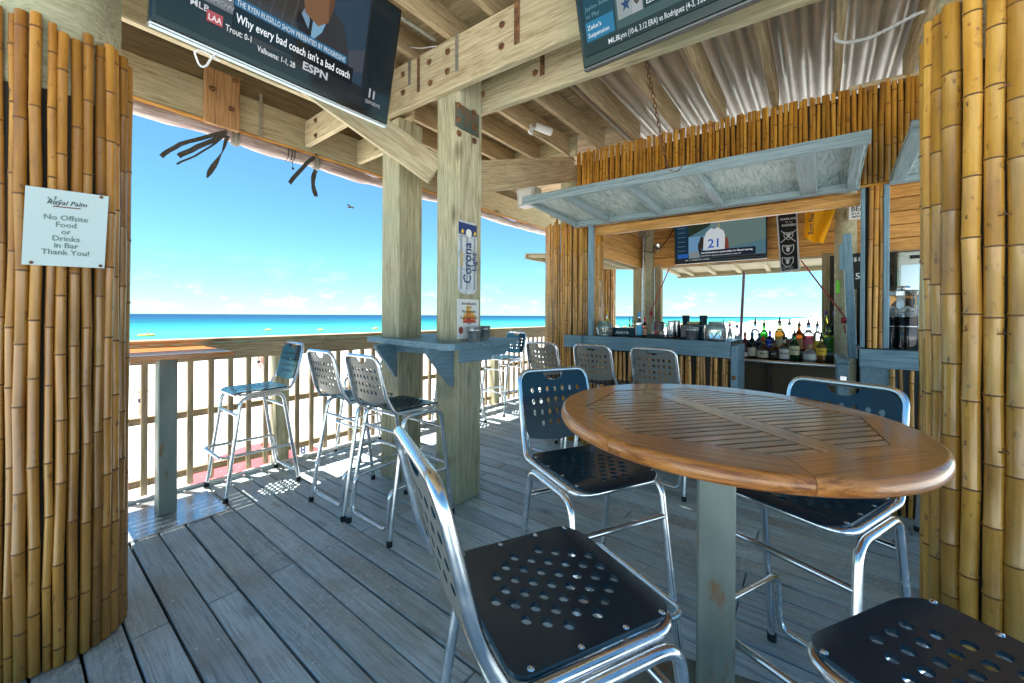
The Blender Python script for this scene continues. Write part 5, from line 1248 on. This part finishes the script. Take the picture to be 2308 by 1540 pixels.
# sign, chalkboard
def flat(label, name, cat, pxs, X, mat, frame=None):
    q = [onx(*p_, X) for p_ in pxs]; y0, y1, z0, z1 = max(k.y for k in q), min(k.y for k in q), min(k.z for k in q), max(k.z for k in q)
    M0 = basis((X, y0, z0), (0, -1, 0), y=(0, 0, 1)); t = thing(name, label, cat, M0); W_, H_ = y0-y1, z1-z0
    MB().box((0, 0, -.012), (W_, H_, 0), .002).build('panel', mat, t, M0)
    if frame: MB().box((-.012, -.012, -.016), (W_+.012, H_+.012, -.006), .002).build('frame', frame, t, M0)
    return t, M0, W_, H_
t, M0, W_, H_ = flat('white sign with black capitals, half hidden behind the bamboo poles', 'wall_sign', 'sign', ((1913, 496), (1948, 448)), 5.15, M_WHT, M_RAFTER)
for s_, x, y_, z in (('AT', .10, .72, .26), ('BEA', .14, .42, .34), ('IS LA', .18, .24, .16), ('ABOU', .18, .08, .14)): lettering(s_, H_*z, M_INKB, t, M0 @ Matrix.Translation((W_*x, H_*y_, .001)), 'LEFT', .001, .9)
t, M0, W_, H_ = flat('black chalkboard with chalk prices behind the bamboo poles', 'chalkboard', 'chalkboard', ((1921, 652), (1950, 570)), 5.05, plain('chalk_black', (.02, .022, .02), .8), None)
lettering('$1', H_*.16, M_WHT, t, M0 @ Matrix.Translation((W_*.06, H_*.78, .001)), 'LEFT', .0006); lettering('5', H_*.24, M_WHT, t, M0 @ Matrix.Translation((W_*.2, H_*.28, .001)), 'LEFT', .001)
# blue folded shutter seen on edge
s0, s1 = onx(1914, 782, 4.55), onx(1901, 542, 4.55)
t = thing('folded_shutter', 'slate blue shutter folded open beside the bar entrance', 'shutter', s0)
board('shutter_panel', (4.62, s0.y-.02, 1.0), (4.62, s1.y-.02, s1.z), .50, .035, M_BLUE, t, up=(0, 1, .05)); board('shutter_stile', (4.34, s0.y-.015, 1.0), (4.34, s1.y-.015, s1.z+.02), .05, .055, M_BLUE, t, up=(0, 1, .05))
MB().box((4.32, s1.y-.03, s1.z-.28), (4.345, s1.y+.035, s1.z-.06), .003).build('latch_block', M_BLUE, t)
# drinks dispenser and steel cabinet
dp = onx(2036, 780, 3.95); dp.z = 1.1255; t = thing('drink_dispenser', 'clear drinks dispenser full of dark liquid and ice on the short blue counter', 'dispenser', dp); M0 = I4(dp)
s_ = dp.dot(Vector((FW.x, FW.y, 0)))/FPX; rD = 33*s_; hD = 132*s_
MB().lathe([(rD*.97, 0), (rD, .005), (rD, hD*.52), (rD*.97, hD*.525)], 28).build('dark_drink', plain('cola', (.008, .012, .015), .08, coat=.4), t, M0)
MB().lathe([(rD*1.02, 0.001), (rD*1.02, hD*.92), (rD*1.05, hD*.93), (rD*1.05, hD*.95)], 28, cap0=False, cap1=False).build('clear_wall', glass((.93, .96, .97), 1.0, .03), t, M0)
ic = MB()
for k in range(70):
    a, rr = random.random()*6.28, rD*.86*math.sqrt(random.random()); ic.box((-.011, -.011, -.011), (.011, .011, .011), .003, Matrix.Translation((rr*math.cos(a), rr*math.sin(a), hD*random.uniform(.54, .68))) @ Matrix.Rotation(random.random()*3, 4, 'X') @ Matrix.Rotation(random.random()*3, 4, 'Z'))
tag(ic.build('ice', glass((.9, .95, .97), .7, .1), t, M0), kind='stuff')
MB().lathe([(rD*1.06, hD*.95), (rD*1.06, hD*.965), (rD*.8, hD*.975)], 28).build('lid', glass((.93, .96, .97), .9, .03), t, M0)
MB().lathe([(rD*.30, hD*.975), (rD*.33, hD*.985), (rD*.33, hD*1.04), (rD*.28, hD*1.05)], 16).build('knob', M_STEEL, t, M0)
MB().lathe([(rD*1.03, hD*.36), (rD*1.035, hD*.365), (rD*1.03, hD*.37)], 28, cap0=False, cap1=False).build('band', M_STEEL, t, M0)
c0, c1 = onx(2022, 760, 5.0), onx(2110, 562, 5.0)
t = thing('steel_cabinet', 'tall brushed steel ice machine standing inside the bar', 'cabinet', (5.25, (c0.y+c1.y)/2, 0))
MB().box((5.0, c1.y, .002), (5.5, c0.y, c1.z), .01).build('body', plain('brushed_bronze_steel', (.48, .46, .40), .3, .8, var=.12, nscale=6), t); MB().box((4.995, c1.y+.02, 1.0), (5.0, c0.y-.02, c1.z-.12), .002).build('door', M_STEEL, t)
MB().box((4.990, c0.y-.30, c1.z-.07), (5.0, c0.y-.08, c1.z-.04), .002).build('name_plate', M_RUBBER, t)
# electrical box, conduit, flood lamp
p_ = onx(1450, 519, 5.47); t = thing('electrical_box', 'grey electrical box with conduit on the hut corner post', 'electrical box', p_)
MB().box((-.05, -.085, -.095), (.03, .085, .095), .006).build('box', M_GALV, t, Matrix.Translation(p_)); MB().tube([p_+Vector((0, .0, -.09)), (p_.x, p_.y, .03)], .014, 8).build('conduit', M_GALV, t); MB().tube(fillet([p_+Vector((0, .05, .05)), p_+Vector((-.4, .1, .08)), p_+Vector((-1.2, .1, .12))], .05), .014, 8).build('conduit', M_GALV, t)
p_ = onx(1484, 556, 5.40); t = thing('flood_lamp', 'round metal clamp lamp fixed to the boarded wall', 'lamp', p_); d = Vector((-.85, -.1, .35)).normalized()
MB().lathe([(.012, -.10), (.016, -.06), (.03, -.05), (.052, 0), (.055, .004), (.045, -.006), (.002, -.03)], 20, cap1=False).build('reflector', M_STEEL, t, basis(p_, d.cross(Vector((0, 0, 1))), z=d)); MB().tube([p_-d*.08, p_-d*.12+Vector((0, .06, -.03)), p_+Vector((.12, .08, -.07))], .008, 6).build('arm', M_STEEL, t)
cable('black television cable hanging against the boarded wall', [onx(1521, 510, 5.5), onx(1508, 535, 5.55), onx(1495, 552, 5.5), onx(1470, 570, 5.5), onx(1452, 566, 5.47)], .006, M_BCABLE)
# rope lines with red knots
M_ROPE = plain('red_rope', (.42, .05, .06), .8, var=.4, nscale=120)
def rope(label, a, b, kn):
    t = thing('rope', label, 'rope', b); MB().tube([a, a.lerp(b, .5)+Vector((0, 0, -.004)), b], .007, 6).build('line', M_ROPE, t); m = MB()
    for k in range(4):
        m.tube([b+Vector((.0, kn*math.cos(a_+k)*.8, -.04+kn*1.6*math.sin(a_*2+k)*.8)) + Vector((.014*math.cos(a_*3+k), 0, 0)) for a_ in [2*math.pi*i/14 for i in range(14)]], .008, 6, closed=True)
    m.tube([b+Vector((0, 0, -.08)), b+Vector((0, -.012, -.15))], .006, 6); m.build('knot', M_ROPE, t)
rope('red rope with a knotted end hanging by the corner posts of the bar', onx(1509, 604, 5.62), onx(1468, 700, 5.50), .022)
rope('dark red rope running down to the folded shutter', onx(1806, 588, 5.62), onx(1902, 712, 4.50), .018)
p_ = onx(1888, 648, 5.2); tag(MB().prism([(-.012, -.06), (.012, -.06), (.016, 0), (.012, .07), (-.012, .07), (-.016, 0)], -.012, .012).build('green_marker', plain('lime_plastic', (.15, .65, .03), .4), None, basis(p_, (0, -1, 0), y=(0, .05, 1))), 'lime green plastic clip hanging on the round post', 'clip')
# ------------------------------------------------------------------ beach life
def person(label, loc, rz, verts, edges, rad, skin, parts, h=1.75):
    """body grown with a skin modifier from a joint skeleton; parts = [(name, mesh builder, mat)]"""
    me = bpy.data.meshes.new('body'); me.from_pydata(verts, edges, []); o = bpy.data.objects.new('tmp', me); COL.objects.link(o)
    o.modifiers.new('s', 'SKIN')
    for i, r in enumerate(rad): me.skin_vertices[0].data[i].radius = (r, r*.85)
    me.skin_vertices[0].data[0].use_root = True
    o.modifiers.new('d', 'SUBSURF').levels = 2
    dg = bpy.context.evaluated_depsgraph_get(); bm_ = bpy.data.meshes.new_from_object(o.evaluated_get(dg)); bpy.data.objects.remove(o)
    for p_ in bm_.polygons: p_.use_smooth = True
    bm_.materials.clear(); bm_.materials.append(skin); M0 = I4(loc, rz); t = thing('person', label, 'person', M0, 'people on the beach')
    link('body', bm_, M0, t)
    for nm, mb, mat in parts: mb.build(nm, mat, t, M0)
    return t
M_SKIN = plain('tanned_skin', (.55, .30, .20), .6); M_SKIN2 = plain('pink_skin', (.62, .36, .27), .6); M_SHORT = plain('dark_shorts', (.04, .045, .05), .9); M_PINK = plain('pink_swimwear', (.6, .18, .22), .9); M_HAIR = plain('brown_hair', (.10, .06, .035), .8)
def skel(stride, arms):
    V = [(0, 0, .95), (0, 0, 1.15), (0, 0, 1.40), (0, 0, 1.50), (.01, 0, 1.58), (.015, 0, 1.68)]; E_ = [(0, 1), (1, 2), (2, 3), (3, 4), (4, 5)]; R_ = [.155, .14, .16, .065, .095, .085]
    for s_ in (-1, 1):
        b = len(V); d = stride*s_
        V += [(0, s_*.10, .88), (d*.45+.02, s_*.11, .48), (d-.02, s_*.12, .09), (d+.13, s_*.13, .03)]; E_ += [(0, b), (b, b+1), (b+1, b+2), (b+2, b+3)]; R_ += [.10, .065, .042, .032]
        b = len(V)
        if arms == 'hips': P_ = [(0, s_*.19, 1.40), (-.06, s_*.40, 1.20), (.0, s_*.21, 1.02), (.05, s_*.17, 1.0)]
        else: P_ = [(0, s_*.19, 1.40), (-d*.5-.03, s_*.26, 1.13), (-d*.7+.05, s_*.25, .90), (-d*.7+.09, s_*.24, .82)]
        V += P_; E_ += [(2, b), (b, b+1), (b+1, b+2), (b+2, b+3)]; R_ += [.065, .042, .032, .028]
    return V, E_, R_
def shorts():
    return MB().lathe([(.16, .80), (.185, .86), (.18, .95), (.16, 1.02)], 16, M=Matrix.Diagonal((.92, 1.12, 1, 1)))
def hair(z=1.70): return MB().lathe([(.03, -.10), (.095, -.06), (.108, .0), (.09, .06), (.03, .095)], 12, M=Matrix.Translation((-.015, 0, z)))
def hat(): return MB().lathe([(.15, -.005), (.15, .0), (.10, .01), (.095, .07), (.05, .10), (.005, .105)], 14, M=Matrix.Translation((.01, 0, 1.74)))
def ground(px, py): return onz(px, py, SZ)
fp = lambda lo: MB().lathe([(.16*lo, .70), (.2*lo, .86), (.18*lo, .95), (.16*lo, 1.0)], 14)
p_ = ground(322, 941); d_ = math.atan2(p_.y, p_.x)
person('bare-chested man in dark shorts and cap, hands on hips, on the sand', p_, d_+.15, *skel(.10, 'hips'), M_SKIN2, [('shorts', shorts(), M_SHORT), ('cap', hat(), M_STRAP)])
p_ = ground(583, 837); person('walker in dark shorts crossing the sand, next to a woman in pink', p_, 2.9, *skel(.28, 'swing'), M_SKIN, [('shorts', shorts(), M_SHORT), ('hair', hair(), M_HAIR)])
p_ = ground(592, 836); person('walker in pink swimwear crossing the sand beside a man in dark shorts', p_, 2.9, *skel(-.25, 'swing'), M_SKIN2, [('swimsuit', MB().lathe([(.15, .82), (.18, .9), (.15, 1.1), (.17, 1.35)], 16), M_PINK), ('hair', hair(), M_HAIR)])
p_ = ground(706, 893); person('beachgoer in dark shorts standing on the sand behind the stool backs', p_, 1.0, *skel(.12, 'swing'), M_SKIN2, [('shorts', shorts(), M_SHORT), ('hair', hair(), M_HAIR)])
# red beach umbrellas just below the deck
M_REDC = plain('red_canvas', (.62, .06, .07), .8, var=.1)
def parasol(label, c, top, r, mat, name='beach_umbrella', group=None, n=8, parts=True):
    t = thing(name, label, 'umbrella', (c[0], c[1], SZ), group); m = MB(); v = [(0, 0, 0)]
    for k in range(n*2):
        a = math.pi*k/n; rr = r if k % 2 == 0 else r*.955; v.append((rr*math.cos(a), rr*math.sin(a), -r*.30-(0 if k % 2 == 0 else .02)))
    for k in range(n*2):
        a = math.pi*k/n; rr = r*.5; v.append((rr*math.cos(a), rr*math.sin(a), -r*.095))
    N2 = n*2; f = [(0, N2+1+k, N2+1+(k+1) % N2) for k in range(N2)]+[(N2+1+k, 1+k, 1+(k+1) % N2, N2+1+(k+1) % N2) for k in range(N2)]
    m.add(v, f); m.add([(x, y_, z-.012) for x, y_, z in v], [g[::-1] for g in f]); m.build('canopy', mat, t, I4((c[0], c[1], top)))
    MB().tube([(0, 0, SZ-.1), (0, 0, top+.06)], .022, 8).build('pole', M_RAIL, t, I4((c[0], c[1], 0)))
    if parts:
        for k in range(n):
            a = 2*math.pi*k/n; MB().tube([(.02*math.cos(a), .02*math.sin(a), -.03), (r*.98*math.cos(a), r*.98*math.sin(a), -r*.30-.01)], .008, 5).build('rib', M_STRAP, t, I4((c[0], c[1], top)))
    return t
q = ray(590, 1040); s_ = 8.6; c = CAM+q*s_; parasol('red beach umbrella standing on the sand just below the railing by the small table', c, c.z+.35, 1.30, M_REDC)
q = ray(965, 985); c = CAM+q*11.0; parasol('red beach umbrella on the sand, mostly hidden behind the paired posts', c, c.z+.3, 1.3, M_REDC)
# number board
p_ = CAM+ray(683, 1014)*7.5; t = thing('number_board', 'white number board with a dark 8 below the railing', 'sign', (p_.x, p_.y, SZ)); Mq = basis(p_, RT, y=UP)
MB().box((-.12, -.12, -.01), (.12, .12, 0), .003).build('board', M_WHT, t, Mq); lettering('8', .22, M_NAVY, t, Mq @ Matrix.Translation((0, -.075, .002)), 'CENTER', .004); MB().tube([(p_.x+.03, p_.y+.03, SZ-.1), (p_.x+.03, p_.y+.03, p_.z)], .02, 6).build('stake', M_RAIL, t)
# far umbrellas along the waterline, seen through the bar
cols = [plain('far_canvas', c_, .8) for c_ in ((.08, .16, .45), (.55, .08, .08), (.75, .75, .75), (.08, .35, .5), (.75, .5, .1))]
fm = MB(); v = [(0, 0, 0)]+[(1.3*math.cos(math.pi*k/4), 1.3*math.sin(math.pi*k/4), -.5) for k in range(8)]; fm.add(v, [(0, 1+k, 1+(k+1) % 8) for k in range(8)]); fm.add([(x, y_, z-.05) for x, y_, z in v], [(0, 1+(k+1) % 8, 1+k) for k in range(8)]); fm.tube([(0, 0, -2.2), (0, 0, .05)], .04, 5)
FMS = [MB.mesh(fm, 'far_umbrella', [c_]) for c_ in cols]
cname = ('navy blue', 'red', 'white', 'teal', 'yellow')
for k in range(60):
    x = random.uniform(90, 520); y_ = random.uniform(28, 57); c_ = k % 5
    o = link('far_umbrella', FMS[c_], I4((x, y_, SZ+2.2), random.random())); tag(o, cname[c_]+' beach umbrella far along the waterline, seen through the bar opening', 'umbrella', cname[c_]+' umbrellas far along the beach')
# swimmers on floats
M_YEL = plain('yellow_float', (.78, .62, .10), .5); M_ORG = plain('orange_float', (.75, .25, .08), .5)
for i, (px, py, mt, lb) in enumerate(((330, 757.5, M_YEL, 'swimmers on a long yellow float close to shore'), (604, 745, M_YEL, 'swimmer on a small yellow float further out'), (1408, 738, M_ORG, 'orange float far out, seen through the hut side opening'), (846, 742, M_ORG, 'orange float beside the rear post'), (722, 745, M_YEL, 'bather near a yellow float between the stools and the post'))):
    p_ = onz(px, py, SZ+.05); d = p_.length; w = (20 if i == 0 else 9)/FPX*d; t = thing('pool_float', lb, 'float', (p_.x, p_.y, SZ+.03), 'floats and swimmers on the water'); M0 = I4((p_.x, p_.y, SZ+.08), -YAW)
    MB().tube([(w/2*math.cos(a), w/3*math.sin(a), .12) for a in [2*math.pi*k/14 for k in range(14)]], .28, 8, closed=True).build('ring', mt, t, M0)
    MB().lathe([(.02, .1), (.22, .2), (.26, .5), (.10, .62), (.14, .72), (.12, .88), (.03, .95)], 10).build('swimmer', M_SKIN, t, M0 @ Matrix.Translation((w*.12, 0, 0)))
# bird
p_ = CAM+ray(789, 468)*22; t = thing('bird', 'dark gull gliding over the sea beside the rear post', 'bird', p_); Mb = basis(p_, (RT+UP*.03), y=FW)
MB().tube([(-.16, 0, 0), (-.08, 0, .01), (.08, 0, .02), (.18, 0, .01), (.24, 0, 0)], [.008, .04, .045, .03, .006], 8).build('body', M_RUBBER, t, Mb)
for s_ in (-1, 1): MB().add([(-.04, 0, .02), (.10, 0, .02), (.05, s_*.28, .10), (-.02, s_*.55, .02), (-.06, s_*.28, .09), (.03, s_*.28, .085)], [(0, 1, 2, 4), (4, 2, 3), (4, 5, 1, 0), (3, 5, 4)]).build('wing', M_RUBBER, t, Mb)
# distant coast beyond the far end of the beach
M_FAR = plain('distant_pale_concrete', (.55, .58, .62), .9)
for k in range(9):
    px = 1826+8*k; d = 4200+random.uniform(-300, 300); q = CAM+ray(px, 714)*d; w = random.uniform(18, 34); h = random.uniform(14, 46)
    t = thing('distant_condominium', 'pale condominium block on the far shore, one of a low hazy row', 'building', (q.x, q.y, SZ), 'far condominiums'); M0 = I4((q.x, q.y, SZ), YAW)
    MB().box((-w/2, -w/2, 0), (w/2, w/2, h)).build('block', M_FAR, t, M0); MB().box((-w/4, -w/4, h), (w/4, w/4, h+4)).build('roof_house', M_FAR, t, M0)
print('planks', pl_n, 'objects', len(bpy.data.objects))
